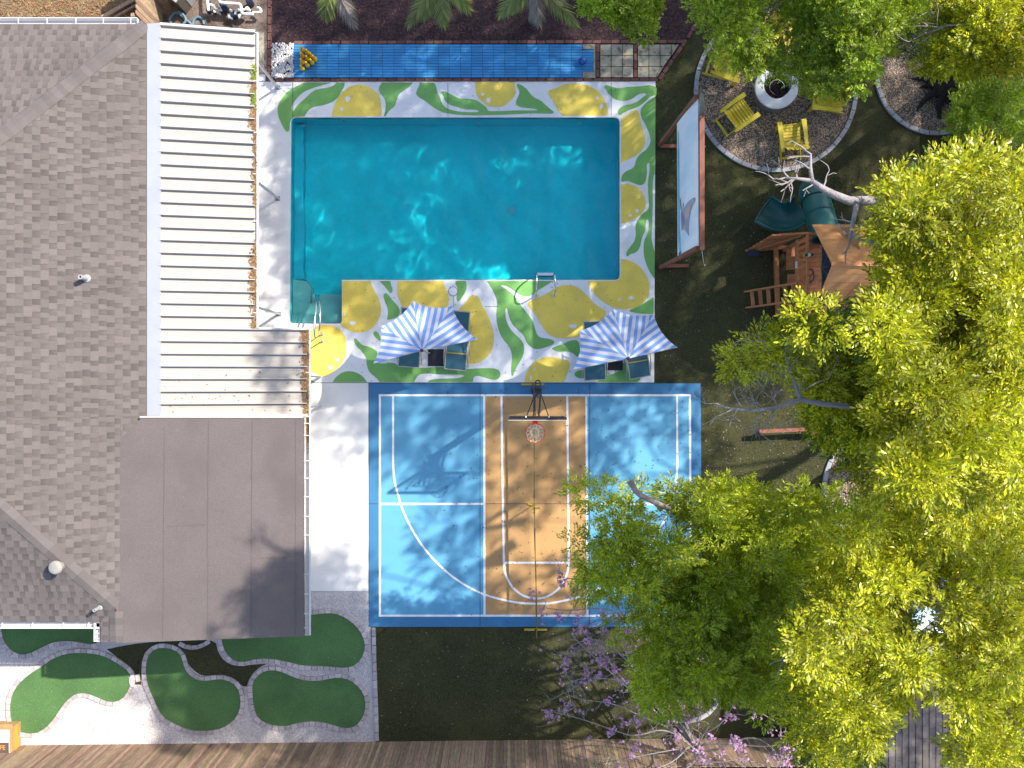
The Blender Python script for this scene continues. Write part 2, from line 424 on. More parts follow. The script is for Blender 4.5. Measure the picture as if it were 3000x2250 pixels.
deck = struct('pool_deck')
DECK = [(700, 240), (1920, 239), (1916, 1120.5), (700, 1120.5)]
b = MB(); b.sheet([W(DECK), pool_w], .03, -.02); b.build('deck_slab', m_deck, deck)
patio = struct('patio_slab')
b = MB(); b.sheet([rectpx(700, 1122, 1079.5, 1731)], .026, -.02); b.build('slab', m_conc, patio)
zA = lambda p: zoom(700, 0, 2.765, p)
zB = lambda p: zoom(1400, 0, 2.765, p)
zC = lambda p: zoom(700, 600, 2.765, p)
zD = lambda p: zoom(1400, 600, 2.765, p)
leaves = [
 zA([(530,672,1),(750,672,1),(690,690),(600,715),(520,750),(460,810),(430,860),(430,890),(440,908,1),(470,860),(520,815),(560,780),(600,740),(660,720),(730,712),(770,695),(790,672,1),(857,672,1),(858,700),(830,745),(810,790),(760,830),(690,855),(620,865),(575,885),(550,915),(535,945,1),(460,948),(425,965),(414,1000),(412,1060),(395,1075),(370,1050),(345,1000),(322,950),(313,890),(325,840),(360,780),(400,740),(460,705)]),
 zA([(1160,672,1),(1410,672,1),(1390,700),(1340,735),(1295,765),(1280,810),(1265,865),(1220,895),(1205,920),(1190,943,1),(1175,943,1),(1190,890),(1190,820),(1165,780),(1140,750),(1130,715)]),
 zA([(1465,672,1),(1580,672,1),(1600,700),(1605,745),(1630,790),(1640,830),(1665,870),(1720,895),(1800,908),(1880,912),(1935,912),(1948,898),(1900,890),(1840,890),(1770,870),(1700,850),(1665,815),(1655,775),(1632,755),(1640,740),(1680,745),(1730,775),(1790,800),(1850,803),(1920,810),(1970,845),(2010,875),(2015,905),(2120,903),(2235,896),(2405,898),(2425,890),(2375,880),(2311,876),(2253,862),(2241,830),(2260,790),(2277,745),(2250,700),(2253,680),(2280,685),(2335,725),(2365,770),(2395,795),(2445,815),(2480,850),(2525,888),(2553,910),(2543,924),(2475,922),(2385,920),(2285,925),(2135,932),(1995,936),(1900,938),(1760,932),(1650,915),(1570,870),(1510,820),(1440,780),(1436,745),(1460,700)]),
 zB([(1022,700),(1040,688),(1080,705),(1140,720),(1200,708),(1290,705),(1380,692),(1425,700),(1446,715,1),(1446,770,1),(1390,790),(1340,840),(1300,870),(1230,890),(1180,915),(1150,938),(1130,925),(1135,890),(1180,855),(1250,845),(1300,820),(1350,780),(1370,765),(1340,755),(1290,770),(1250,805),(1190,822),(1120,815),(1070,775),(1040,735)]),
 zB([(1438,780,1),(1385,815),(1335,860),(1312,900),(1322,955),(1350,1000),(1378,1060),(1398,1120),(1398,1160),(1365,1215),(1310,1250),(1280,1295),(1272,1340),(1250,1368),(1200,1388),(1170,1415),(1160,1445),(1162,1478),(1200,1465),(1250,1478),(1300,1503),(1340,1500),(1362,1460),(1370,1390),(1364,1345),(1378,1316),(1392,1330),(1390,1400),(1378,1450),(1376,1540),(1384,1640),(1382,1700),(1342,1722),(1302,1768),(1272,1830),(1280,1900),(1270,1950),(1240,1990),(1200,2045),(1200,2076),(1220,2078),(1228,2060),(1280,2049),(1312,2010),(1330,1910),(1355,1880),(1358,1810),(1362,1780),(1380,1778),(1385,1840),(1375,1890),(1345,1950),(1340,2020),(1346,2090),(1370,2160),(1400,2220),(1430,2262,1),(1432,2045,1),(1416,1990),(1404,1940),(1412,1840),(1412,1720),(1416,1640),(1414,1500),(1422,1425),(1432,1408,1)]),
 zD([(1424,745,1),(1380,775),(1300,825),(1200,862),(1300,880),(1422,888,1)]),
 zD([(72,618,1),(610,618,1),(560,650),(490,690),(440,735),(380,748),(330,725),(280,690),(230,655),(190,650),(185,660),(240,690),(300,740),(350,820),(400,880),(440,930),(462,1000),(480,1060),(520,1080),(590,1088),(620,1105),(615,1130),(560,1150),(500,1170),(450,1168),(400,1130),(375,1060),(330,1020),(270,960),(245,880),(235,835),(222,840),(225,920),(250,990),(300,1050),(350,1090),(378,1150),(370,1220),(330,1290),(300,1340),(285,1390),(270,1385),(270,1300),(280,1230),(260,1150),(200,1090),(165,1010),(148,920),(150,860),(160,790),(130,710),(95,650)]),
 zC([(1140,618,1),(1230,618,1),(1232,650),(1250,690),(1235,720),(1220,710),(1180,660)]),
 zC([(1170,730),(1190,712),(1215,735),(1250,780),(1290,820),(1310,870),(1290,910),(1195,940),(1210,890),(1205,830),(1180,780)]),
 zC([(1755,618,1),(1838,618,1),(1848,660),(1835,710),(1800,760),(1780,788),(1762,775),(1765,720),(1775,680),(1755,645)]),
 zC([(930,1090),(945,1078),(965,1100),(1000,1140),(1060,1150),(1130,1190),(1115,1240),(1100,1270),(1160,1290),(1250,1275),(1300,1310),(1480,1325),(1620,1310),(1800,1340),(1900,1325),(2060,1322),(2110,1340),(2122,1380),(2100,1415),(2050,1418),(1980,1395),(1920,1382),(1900,1400),(1895,1435,1),(1530,1436,1),(1550,1415),(1650,1408),(1780,1405),(1825,1390),(1820,1375),(1650,1375),(1500,1365),(1450,1380),(1420,1436,1),(1140,1436,1),(1120,1405),(1060,1360),(1035,1300),(1035,1240),(1000,1190),(945,1140)]),
 zC([(1085,1045),(1100,1022),(1125,1030),(1150,1075),(1150,1110),(1120,1090)]),
 zC([(760,1436,1),(790,1390),(850,1350),(920,1347),(980,1370),(1015,1400),(1040,1436,1)]),
 zC([(560,1405,1),(600,1420),(612,1436,1),(560,1436,1)]),
 zD([(592,1165),(620,1150),(690,1130),(740,1100),(820,1092),(830,1230),(805,1235),(770,1200),(720,1188),(640,1192)]),
 zD([(775,1375),(800,1345),(860,1335),(890,1370),(870,1405),(810,1405)]),
 zD([(965,1436,1),(1010,1395),(1100,1368),(1140,1350),(1165,1290),(1200,1270),(1250,1300),(1250,1395),(1330,1400),(1290,1436,1)]),
]
lemons = [
 (zA([(755,943,1),(760,900),(785,830),(820,770),(870,720),(930,692),(1000,687),(1060,708),(1110,750),(1140,775),(1145,810),(1155,860),(1160,900),(1155,943,1)]), zA([(882,805,20,24),(833,888,13,17)])),
 (zB([(-23,667,1),(290,667,1),(305,710),(305,760),(285,800),(250,835),(200,865),(140,872),(80,860),(40,830),(0,790),(-20,750)]), zB([(40,765,10,12),(85,815,18,22)])),
 (zB([(562,755),(580,730),(640,715),(690,690),(740,678),(820,680),(900,695),(970,735),(1020,800),(1050,870),(1055,938,1),(690,940,1),(655,915),(630,860),(600,810)]), zB([(965,797,11,11),(998,865,15,22)])),
 (zB([(1158,960,1),(1200,935),(1240,905),(1275,890),(1300,905),(1310,940),(1310,980),(1335,1050),(1352,1110),(1355,1170),(1330,1220),(1280,1265),(1220,1290),(1158,1325,1)]), []),
 (zB([(1158,1498,1),(1200,1485),(1260,1500),(1310,1530),(1345,1590),(1362,1640),(1355,1680),(1330,1730),(1280,1770),(1220,1800),(1158,1812,1)]), zB([(1288,1709,14,16),(1232,1747,13,11)])),
 (zD([(1158,440,1),(1230,450),(1300,490),(1350,550),(1385,620),(1392,690),(1375,760),(1330,805),(1260,840),(1180,848),(1100,835),(1020,795),(950,735),(905,670),(892,617,1),(1112,617,1),(1135,610),(1150,595),(1157,570,1)]), zD([(1148,768,13,10),(1243,757,22,14)])),
 (zD([(402,800),(420,775),(480,755),(560,720),(630,670),(690,652),(760,650),(830,680),(890,740),(940,800),(1000,840),(1050,865),(1000,940),(900,1020),(850,1060),(760,1080),(680,1085),(600,1070),(540,1020),(500,950),(460,880),(420,840)]), zD([(770,985,32,17),(890,950,22,10)])),
 (zC([(838,618,1),(1065,618,1),(1090,680),(1130,750),(1155,830),(1150,900),(1110,970),(1060,1020),(980,1040),(900,1025),(850,995),(822,970,1),(835,940,1),(838,900,1)]), zC([(858,892,10,14),(922,958,26,16)])),
 (zC([(1290,618,1),(1650,618,1),(1680,680),(1703,750),(1695,830),(1650,880),(1400,880),(1330,840),(1290,750),(1280,690)]), []),
 (zC([(1770,860),(1830,800),(1870,745),(1905,728),(1945,745),(1960,800),(2000,860),(2030,930),(2060,1020),(2070,1100),(2050,1180),(2000,1250),(1930,1285),(1860,1290),(1780,1250),(1720,1100),(1740,950)]), []),
 (zC([(555,1070,1),(580,1030),(610,995),(660,975),(720,970),(790,985),(845,1030),(872,1100),(875,1180),(855,1260),(800,1330),(740,1375),(690,1392),(640,1380),(555,1335,1)]), zC([(800,1257,14,14),(742,1320,18,16)])),
 (zD([(380,1436,1),(385,1380),(420,1310),(470,1260),(540,1232),(620,1232),(690,1255),(745,1265),(745,1310),(725,1370),(695,1436,1)]), zD([(457,1335,7,8),(430,1402,8,18)])),
]
for p in leaves: flat('painted_leaf', [W(smooth(p))], .034, m_green, deck)
for p, seeds in lemons:
    lo = flat('painted_lemon', [W(smooth(p))], .0345, m_lemon, deck)
    for s in seeds:
        rx, ry = s[2] / 2.765, s[3] / 2.765
        flat('painted_spot', [W([(s[0] + rx * math.cos(-t) * (1 + .12 * math.sin(3 * t)), s[1] + ry * math.sin(-t)) for t in [2 * math.pi * k / 14 for k in range(14)]])], .0385, m_deck, lo)
for x0, y0, x1, y1 in ((858, 242, 859.4, 343), (1312, 245, 1313, 342), (1790, 242, 1791, 340), (1420, 898, 1462, 899.2), (1329, 870, 1330, 900)):
    flat('expansion_joint', [rectpx(x0, y0, x1, y1)], .0388, m_joint, deck)

# pool basin and water
pool = struct('swimming_pool')
m_plaster = M('water tinted plaster', (.012, .76, .87), .7, .07, .9, .04, 9)  # teal put into the plaster colour for light absorbed by the water
m_step = M('white plaster step', (.58, .66, .62), .7, .06, 3)
m_ledge = M('water tinted ledge', (.06, .70, .84), .7, .06, 3)  # paler tint in the colour, for the thinner water over the ledge
m_waterline = M('dark waterline', (.11, .17, .17), .6, .3, 6)  # narrow dark band around the edge of the water
b = MB()
n = len(pool_w)
b.add([(x, y, .028) for x, y in pool_w] + [(x, y, -1.7) for x, y in pool_w], [(n + i, i, (i + 1) % n, n + (i + 1) % n) for i in range(n)])
b.build('basin_wall', m_plaster, pool)
b = MB()
cx = [at(p, 0)[0] for p in (850, 1815)]
b.sheet([pool_w], lambda x, y: -.98 - .2 * (x - cx[0]) / (cx[1] - cx[0])); b.build('basin_floor', m_plaster, pool)
flat('entry_step', [W([(851, 919), (1001, 919), (1001, 947), (851, 947)][::-1])], -.22, m_step, pool, z0=-1.6)
flat('entry_step', [W([(851, 815), (885, 819), (902, 836), (902, 886), (1001, 886), (1001, 918), (851, 918)][::-1])], -.42, m_step, pool, z0=-1.6)
flat('entry_step', [W([(903, 858), (1001, 855), (1001, 885.5), (903, 885.5)][::-1])], -.72, m_step, pool, z0=-1.6)
flat('side_ledge', [W([(851, 352), (878, 352), (879, 814), (851, 814)][::-1])], -.62, m_ledge, pool, z0=-1.6)
b = MB()
inn = W(rounded([(852.5, 347.5), (1812.5, 347.5), (1812.5, 817.5), (999.5, 817.5), (999.5, 945.5), (852.5, 945.5)], [15, 15, 13, 1, 8, 8]))
oo = W(rounded([(854, 345), (1815, 345), (1815, 820), (1002, 820), (1002, 948), (850, 948)], [16, 16, 14, 1, 9, 9]))
b.add([(x, y, -.055) for x, y in oo] + [(x, y, -.06) for x, y in inn], [(i, n + i, n + (i + 1) % n, (i + 1) % n) for i in range(n)])
b.build('waterline_band', m_waterline, pool)
m_water = bpy.data.materials.new('pool water'); m_water.use_nodes = True
t = m_water.node_tree; N = t.nodes; L = t.links
for q in list(N):
    if q.type != 'OUTPUT_MATERIAL': N.remove(q)
out = [q for q in N if q.type == 'OUTPUT_MATERIAL'][0]
tr = N.new('ShaderNodeBsdfRefraction'); tr.inputs['IOR'].default_value = 1.33; tr.inputs['Roughness'].default_value = 0; gl = N.new('ShaderNodeBsdfGlossy'); gl.inputs['Roughness'].default_value = .03
fr = N.new('ShaderNodeFresnel'); fr.inputs['IOR'].default_value = 1.33
mx = N.new('ShaderNodeMixShader'); ab = N.new('ShaderNodeVolumeAbsorption')
ab.inputs['Color'].default_value = (.0, .895, .93, 1); ab.inputs['Density'].default_value = 1.35
tc = N.new('ShaderNodeNewGeometry'); nz = N.new('ShaderNodeTexNoise'); nz.inputs['Scale'].default_value = 5; nz.inputs['Detail'].default_value = 5
bp = N.new('ShaderNodeBump'); bp.inputs['Strength'].default_value = .35; bp.inputs['Distance'].default_value = .03
L.new(tc.outputs['Position'], nz.inputs['Vector']); L.new(nz.outputs['Fac'], bp.inputs['Height'])
inv = N.new('ShaderNodeMath'); inv.operation = 'SUBTRACT'; inv.inputs[0].default_value = 1; L.new(tc.outputs['Backfacing'], inv.inputs[1])
mul = N.new('ShaderNodeMath'); mul.operation = 'MULTIPLY'; L.new(fr.outputs[0], mul.inputs[0]); L.new(inv.outputs[0], mul.inputs[1])
for s in (gl, fr): L.new(bp.outputs[0], s.inputs['Normal'])
L.new(mul.outputs[0], mx.inputs[0]); L.new(tr.outputs[0], mx.inputs[1]); L.new(gl.outputs[0], mx.inputs[2])
L.new(mx.outputs[0], out.inputs['Surface']); N.remove(ab)
tr.inputs['Color'].default_value = (.56, .98, .99, 1)
# rippled surface, running a hand's width under the deck edge
st = .045; x0_, x1_ = min(p[0] for p in pool_w) - .06, max(p[0] for p in pool_w) + .06; y0_, y1_ = min(p[1] for p in pool_w) - .06, max(p[1] for p in pool_w) + .06
gx, gy = int((x1_ - x0_) / st) + 1, int((y1_ - y0_) / st) + 1
GX, GY = np.meshgrid(x0_ + np.arange(gx + 1) * st, y0_ + np.arange(gy + 1) * st, indexing='ij')
rg = np.random.default_rng(2); GZ = np.full(GX.shape, -.06); WV = .0027
for k in range(46):
    lam = .22 * (5 ** rg.random()); a_ = rg.uniform(0, 2 * math.pi); ph = rg.uniform(0, 6.28); kk = 2 * math.pi / lam
    u = GX * math.cos(a_) + GY * math.sin(a_) + .12 * np.sin(GX * 2.1 + ph) + .1 * np.sin(GY * 2.7 + ph * 2)
    GZ += WV * lam ** 1.25 * np.sin(kk * u + ph)
ins = inside(pool_w, GX, GY) | (edge_dist(pool_w, GX, GY) < .07)
q = ins[:-1, :-1] & ins[1:, :-1] & ins[1:, 1:] & ins[:-1, 1:]
ii, jj = np.nonzero(q); w_ = gy + 1
Fq = np.stack([ii * w_ + jj, (ii + 1) * w_ + jj, (ii + 1) * w_ + jj + 1, ii * w_ + jj + 1], 1)
used = np.unique(Fq); remap = np.zeros(GX.size, int); remap[used] = np.arange(len(used))
me = bpy.data.meshes.new('pool_water'); me.from_pydata(np.stack([GX.ravel(), GY.ravel(), GZ.ravel()], 1)[used].tolist(), [], remap[Fq].tolist())
me.polygons.foreach_set('use_smooth', [True] * len(Fq)); me.materials.append(m_water)
WATER = bpy.data.objects.new('pool_water', me); C.objects.link(WATER); WATER['kind'] = 'structure'
WATER.cycles.is_caustics_caster = True
for o in pool.children: o.cycles.is_caustics_receiver = True
sl.cycles.is_caustics_light = True

b = MB(); q = at(1500, 600); b.lathe([(.13, 0), (.13, .01), (.0, .014)], (q.x, q.y, -1.09), 20); b.build('floor_drain', M('drain grate', (.35, .6, .66), .5), pool)
for px in (1000, 1400, 1700):
    q = at(px, 346); b = MB(); b.lathe([(.05, 0), (.05, .02), (0, .03)], (q.x, q.y - .02, -.45), 10); b.build('return_fitting', m_step, pool)
# sports court
court = struct('sports_court')
b = MB(); b.sheet([W([(1081, 1836), (2057, 1836), (2052, 1123), (1081, 1123)])], .022, -.02); b.build('court_slab', m_cb, court)
flat('court_paint', [W([(1117, 1800), (1417, 1800), (1417, 1162), (1117, 1162)])], .026, m_ci, court)
flat('court_paint', [W([(1722, 1800), (2022, 1800), (2019, 1162), (1722, 1162)])], .026, m_ci, court)
flat('key_paint', [W([(1421, 1800), (1719, 1800), (1716, 1162), (1421, 1162)])], .026, m_co, court)
def stripe(pts, wd=6.2, z=.030):
    pts = [Vector(p) for p in pts]; l = []; r = []
    for i, p in enumerate(pts):
        a = pts[max(i - 1, 0)]; c = pts[min(i + 1, len(pts) - 1)]; d = (c - a).normalized(); nn = Vector((-d.y, d.x)) * wd / 2
        l.append(p + nn); r.append(p - nn)
    b = MB(); P = W(l); Q = W(r); k = len(P)
    fs = [(i, i + 1, k + i + 1, k + i) for i in range(k - 1)]
    b.add([(x, y, z) for x, y in P] + [(x, y, z) for x, y in Q], fs)
    b.build('court_line', m_line, court)
stripe([(1110, 1158), (2024, 1158)]); stripe([(1110, 1803), (2027, 1803)])
stripe([(1113.5, 1161.2), (1113.5, 1799.8)]); stripe([(2020.5, 1161.2), (2023.5, 1799.8)])
stripe([(1418.5, 1161.2), (1419.5, 1799.8)]); stripe([(1717.5, 1161.2), (1720.5, 1799.8)])
stripe([(1116.8, 1476), (1415.5, 1476)]); stripe([(1722.6, 1476), (2018.8, 1476)])
stripe([(1469, 1161.2)] + [(1472, 1400), (1476, 1643)] + [(1571 - 95 * math.cos(a), 1646 + 107 * math.sin(a)) for a in [math.pi * k / 24 for k in range(25)]] + [(1664, 1400), (1661.5, 1161.2)], 6, .0304)
stripe([(1479, 1648), (1663, 1648)], 6, .0308)
stripe(open_smooth([(1152, 1161.2), (1152, 1300), (1152, 1392), (1166, 1450), (1185, 1510), (1235, 1600), (1310, 1680), (1400, 1737), (1500, 1764), (1568, 1769), (1640, 1764), (1740, 1735), (1830, 1680), (1905, 1600), (1955, 1510), (1972, 1450), (1984, 1392), (1983.5, 1300), (1983, 1161.2)], 3), 6, .0312)
for x0, y0, x1, y1 in ((1406, 1124, 1407.2, 1835), (1727, 1124, 1728.2, 1835), (1082, 1474.6, 1110, 1475.6), (1423, 1474.6, 1716, 1475.8)):
    flat('expansion_joint', [rectpx(x0, y0, x1, y1)], .0325, m_joint, court)

# ------------------------------------------------------------------ north strip: mulch, brick edging, bowling lane, pavers
mul_px = [(797, -160), (2120, -160), (2052, 62), (2012, 122), (862, 122), (862, 108), (797, 108)]
flat('mulch_bed', [W(mul_px[::-1])], .012, m_mulch, kind='structure')
scatter('mulch_chips', 15000, W(mul_px), .014, (.035, .075), m_chip, 'dark brown mulch chips covering the bed under the palms', 'mulch', 3)
brick_me = {}
def brick_row(p0, p1, wd, ln, mat, parent, name='brick', z=.05, hgt=.1, gap=.008, jit=.006):
    p0, p1 = at(*p0), at(*p1); d = p1 - p0; k = max(1, round(d.length / ln)); L_ = d.length / k
    key = (round(L_, 3), wd, hgt, mat.name)
    if key not in brick_me:
        b = MB(); x, y = L_ / 2 - gap / 2, wd / 2
        c = .008
        b.hexa([(-x, -y, -hgt), (x, -y, -hgt), (x, y, -hgt), (-x, y, -hgt), (-x + c, -y + c, 0), (x - c, -y + c, 0), (x - c, y - c, 0), (-x + c, y - c, 0)])
        brick_me[key] = b.mesh(name, mat)
    an = math.atan2(d.y, d.x)
    for i in range(k):
        q = p0 + d * ((i + .5) / k)
        inst(name, brick_me[key], parent, (q.x + R.uniform(-jit, jit) * .5, q.y + R.uniform(-jit, jit) * .5, z + R.uniform(-jit, jit)), an + R.uniform(-.012, .012))
edge = struct('brick_edging')
brick_row((862, 126), (2008, 123), .095, .255, m_brick, edge)
brick_row((806, 236), (1928, 235), .098, .255, m_brick, edge)
brick_row((790, -120), (790, 241), .10, .23, m_brick, edge)
brick_row((1931, 234), (2010, 118), .10, .23, m_brick, edge)
brick_row((2014, 112), (2092, -30), .10, .23, m_brick, edge)
brick_row((1751, 130), (1751, 229), .105, .235, m_brick, edge)
brick_row((1862, 130), (1862, 229), .105, .235, m_brick, edge)
lane = struct('bowling_lane')
flat('lane_base', [rectpx(862, 130.6, 1738, 229.4)], .015, m_under, lane)
tw = 32.45 * H / F
b = MB()
for k in range(4):
    b.box((0, (k - 1.5) * tw / 4, 0), (tw - .008, tw / 4 - .012, .02))
tile_me = b.mesh('lane_tile', m_tile)
for i in range(26):
    for j in range(3):
        c = at(862.3 + 32.45 * (i + .5), 131.3 + 32.45 * (j + .5))
        inst('lane_tile', tile_me, lane, (c.x, c.y, .034 + R.uniform(-.002, .002)), R.uniform(-.004, .004))
for j in (0, 1):
    c = at(862.3 + 32.45 * 26.5, 147.5 + 32.45 * (j + .5)); inst('lane_tile', tile_me, lane, (c.x, c.y, .034))
walk = struct('paver_walk')
flat('paver_bed', [W([(1738, 229), (1935, 229), (2005, 130), (1738, 130)])], .013, m_mulch, walk)
b = MB(); x = .148; b.hexa([(-x, -x, -.04), (x, -x, -.04), (x, x, -.04), (-x, x, -.04), (-x + .006, -x + .006, 0), (x - .006, -x + .006, 0), (x - .006, x - .006, 0), (-x + .006, x - .006, 0)])
sq_me = b.mesh('paving_stone', m_slab)
for i in range(3):
    for j in range(3):
        c = at(1757.5 + 32.6 * (i + .5), 131 + 32.5 * (j + .5)); inst('paving_stone', sq_me, walk, (c.x, c.y, .042 + R.uniform(-.004, .004)), R.uniform(-.01, .01))
diag = [(1868, 131), (1985, 131), (1918, 229), (1868, 229)]
for i in range(4):
    for j in range(3):
        q = [(1868 + 32.6 * i, 131 + 32.5 * j), (1868 + 32.6 * (i + 1), 131 + 32.5 * j), (1868 + 32.6 * (i + 1), 131 + 32.5 * (j + 1)), (1868 + 32.6 * i, 131 + 32.5 * (j + 1))]
        lim = lambda y: 1989 - (y - 131) * .684
        q = [(min(x, lim(y)), y) for x, y in q]
        if q[1][0] - q[0][0] < 4 and q[2][0] - q[3][0] < 4: continue
        q = [(x + (1 if x < sum(a for a, _ in q) / 4 else -1), y + (1 if y < sum(b_ for _, b_ in q) / 4 else -1)) for x, y in q]
        flat('paving_stone', [W(q[::-1])], .042 + R.uniform(-.004, .004), m_slab, walk, z0=0)
for y0, y1 in ((131, 145.5), (212.5, 229)):
    b = MB(); b.sheet([rectpx(1707, y0, 1744, y1)], .04, 0); b.build('paving_stone', m_slab, walk)
flat('lane_end_strip', [rectpx(1738.5, 146, 1744, 212)], .038, m_slab, walk, z0=0)
stone_poly = rectpx(797, 108, 861, 229)
flat('stone_bed', [stone_poly], .014, m_mulch, kind='structure')
scatter('white_stones', 620, rectpx(797, 128, 861, 229), .03, (.045, .085), m_wstone, 'rounded white stones in a patch left of the blue lane', 'stones', 5, 'pebble')

# ------------------------------------------------------------------ top left yard, pump pad
flat('yard_soil', [W([(-200, 70), (800, 300), (800, -200), (-200, -200)][::-1][::-1])], .006, m_dirt, kind='structure')
flat('equipment_pad', [W([(500, 240), (783, 240), (783, -80), (500, -80)])], .010, m_pad, kind='structure')
flat('curb_strip', [rectpx(735, 95, 774, 219)], .05, m_slab, z0=0, kind='structure')
flat('curb_step', [rectpx(735, 220, 778, 239)], .055, m_conc, z0=0, kind='structure')
scatter('dry_leaf_litter', 5200, W([(-30, 64), (420, 64), (400, -120), (-30, -120)]), .02, (.03, .08), m_litter, 'tan dry leaf litter covering the soil north of the house', 'leaf litter', 8, 'leaf')
scatter('pad_leaf_litter', 700, W([(505, 150), (780, 150), (780, -60), (505, -60)]), .02, (.025, .06), m_litter, 'brown leaf scraps on the pump pad', 'leaf litter', 9, 'leaf')

# ------------------------------------------------------------------ mini golf corner
flat('limestone_bed', [W([(-160, 2190), (1100, 2178), (1086, 1836), (1080, 1836), (1080, 1732), (870, 1732), (500, 1830), (-160, 1830)])], .008, m_wbase, kind='structure')
z5 = lambda p: zoom(0, 1700, 3.0136, p)
z6 = lambda p: zoom(600, 1700, 3.0136, p)
lawn_patch = z5([(945,607,1),(1100,575),(1300,545),(1900,505),(1925,640),(2000,730),(2110,760),(2207,745),(2358,735,1),(2278,775),(2203,860),(2178,945,1),(2138,930),(2060,880),(1900,830),(1800,850),(1700,790),(1640,700),(1590,610),(1420,555),(1310,610),(1260,720),(1245,840),(1250,920,1),(1190,920,1),(1180,830),(1150,770),(1050,690)])
flat('lawn_patch', [W(smooth(lawn_patch))], .014, m_lawn, kind='structure')
greens = [
 ('shaded putting green tucked under the white gutter', z5([(15,380,1),(860,380,1),(872,470,1),(870,560),(800,560),(720,545),(620,530),(500,535),(420,565),(350,600),(280,640),(200,655),(130,635),(60,570),(25,500)])),
 ('kidney shaped putting green beside the cardboard box', z5([(365,765),(450,700),(560,650),(680,635),(800,640),(900,655),(1000,700),(1090,760),(1145,800),(1165,850),(1160,910),(1130,990),(1080,1050),(1010,1075),(940,1065),(860,1030),(790,1000),(730,990),(670,1000),(600,1050),(540,1130),(490,1210),(440,1270),(380,1320),(320,1350),(220,1345),(150,1330),(105,1250),(92,1150),(100,1040),(140,950),(210,870),(290,810)])),
 ('boot shaped putting green half lit in the middle of the course', z5([(1300,700),(1310,660),(1360,610),(1420,588),(1500,595),(1570,620),(1605,665),(1620,720),(1640,790),(1690,845),(1760,880),(1830,885),(1900,870),(1980,868),(2060,900),(2110,950),(2130,1050),(2125,1130),(2090,1210),(2020,1270),(1950,1310),(1850,1325),(1720,1325),(1620,1300),(1500,1240),(1430,1190),(1390,1110),(1340,1000),(1300,900),(1290,800)])),
 ('long putting green reaching under the flat roof corner', z6([(150,400,1),(900,300,1),(925,305),(1000,295),(1100,285),(1170,292),(1250,330),(1330,390),(1385,460),(1415,540),(1415,610),(1390,680),(1340,740),(1280,768),(1190,768),(1100,758),(1000,752),(900,752),(840,745),(770,725),(690,708),(600,690),(500,685),(430,695),(370,715),(300,718),(240,695),(190,640),(160,570),(150,500)])),
 ('shaded bean shaped putting green next to the deck like fence', z6([(420,920),(440,870),(500,810),(570,788),(640,790),(720,820),(800,855),(880,880),(960,885),(1040,880),(1120,860),(1190,853),(1260,865),(1330,905),(1390,970),(1420,1050),(1420,1130),(1400,1200),(1340,1285),(1270,1305),(1190,1295),(1110,1265),(1020,1245),(930,1240),(850,1250),(770,1270),(690,1287),(600,1275),(520,1250),(460,1200),(440,1130),(425,1020)])),
]
greens[4] = ('shaded bean shaped putting green nearest the square lawn', greens[4][1])
GREEN_W = []
def paver_ring(parent, pts, wd, ln, mat, name, z=.06, hgt=.07, closed=True, out=1):
    k = len(pts); seg = []
    tot = 0; P = [Vector((p[0], p[1])) for p in pts]
    if closed: P.append(P[0])
    cum = [0]
    for a, b_ in zip(P[:-1], P[1:]): cum.append(cum[-1] + (b_ - a).length)
    num = max(3, round(cum[-1] / ln))
    def pos(s):
        s = min(max(s, 0), cum[-1] - 1e-6)
        for i in range(len(P) - 1):
            if cum[i + 1] >= s:
                t = (s - cum[i]) / max(1e-9, cum[i + 1] - cum[i]); return P[i].lerp(P[i + 1], t)
        return P[-1]
    def nrm(s):
        d = (pos(s + .06) - pos(s - .06))
        if closed and (s < .06 or s > cum[-1] - .06): d = pos((s + .06) % cum[-1]) - pos((s - .06) % cum[-1])
        d = d.normalized(); return Vector((d.y, -d.x)) * out
    for i in range(num):
        s0 = cum[-1] * i / num + .004; s1 = cum[-1] * (i + 1) / num - .004
        a, b_ = pos(s0), pos(s1); na, nb = nrm(s0), nrm(s1); c_ = (a + b_) / 2
        dz = R.uniform(-.005, .005)
        q = [a, b_, b_ + nb * wd, a + na * wd]; qi = [c_ + (p - c_) for p in q]
        if out > 0: q = q[::-1]
        mb = MB(); ctr = sum(q, Vector((0, 0))) / 4
        lo = [(p.x, p.y, z - hgt) for p in q]; hi = [(p.x + (ctr.x - p.x) * .04, p.y + (ctr.y - p.y) * .04, z + dz) for p in q]
        mb.hexa(lo + hi); mb.build(name, mat, parent)
def ccw(p):
    a = sum(p[i][0] * p[(i + 1) % len(p)][1] - p[(i + 1) % len(p)][0] * p[i][1] for i in range(len(p)))
    return p if a > 0 else p[::-1]
for lab, px in greens:
    pw = ccw(W(smooth(px))); GREEN_W.append(pw)
    c = sum((Vector(p) for p in pw), Vector((0, 0))) / len(pw)
    t = thing('putting_green', lab, 'putting green', (c.x, c.y, 0), group='putting greens of the mini golf corner')
    b = MB(); b.sheet([pw], .03, 0); b.build('turf', m_put, t)
    paver_ring(t, pw, .115, .17, m_paver, 'paver')
    for k in range(0): pass
strip = struct('paver_strip')
pts = [at(1089, 1838), at(1092, 1960), at(1096, 2060), at(1099, 2170)]
paver_ring(strip, [(p.x, p.y) for p in open_smooth(pts, 2)], .11, .24, m_paver, 'paver', closed=False, out=-1)
pts = [at(529, 1878), at(545, 1888), at(570, 1891), at(592, 1885), at(612, 1872)]
paver_ring(strip, [(p.x, p.y) for p in open_smooth(pts, 2)], .115, .17, m_paver, 'paver', closed=False, out=1)
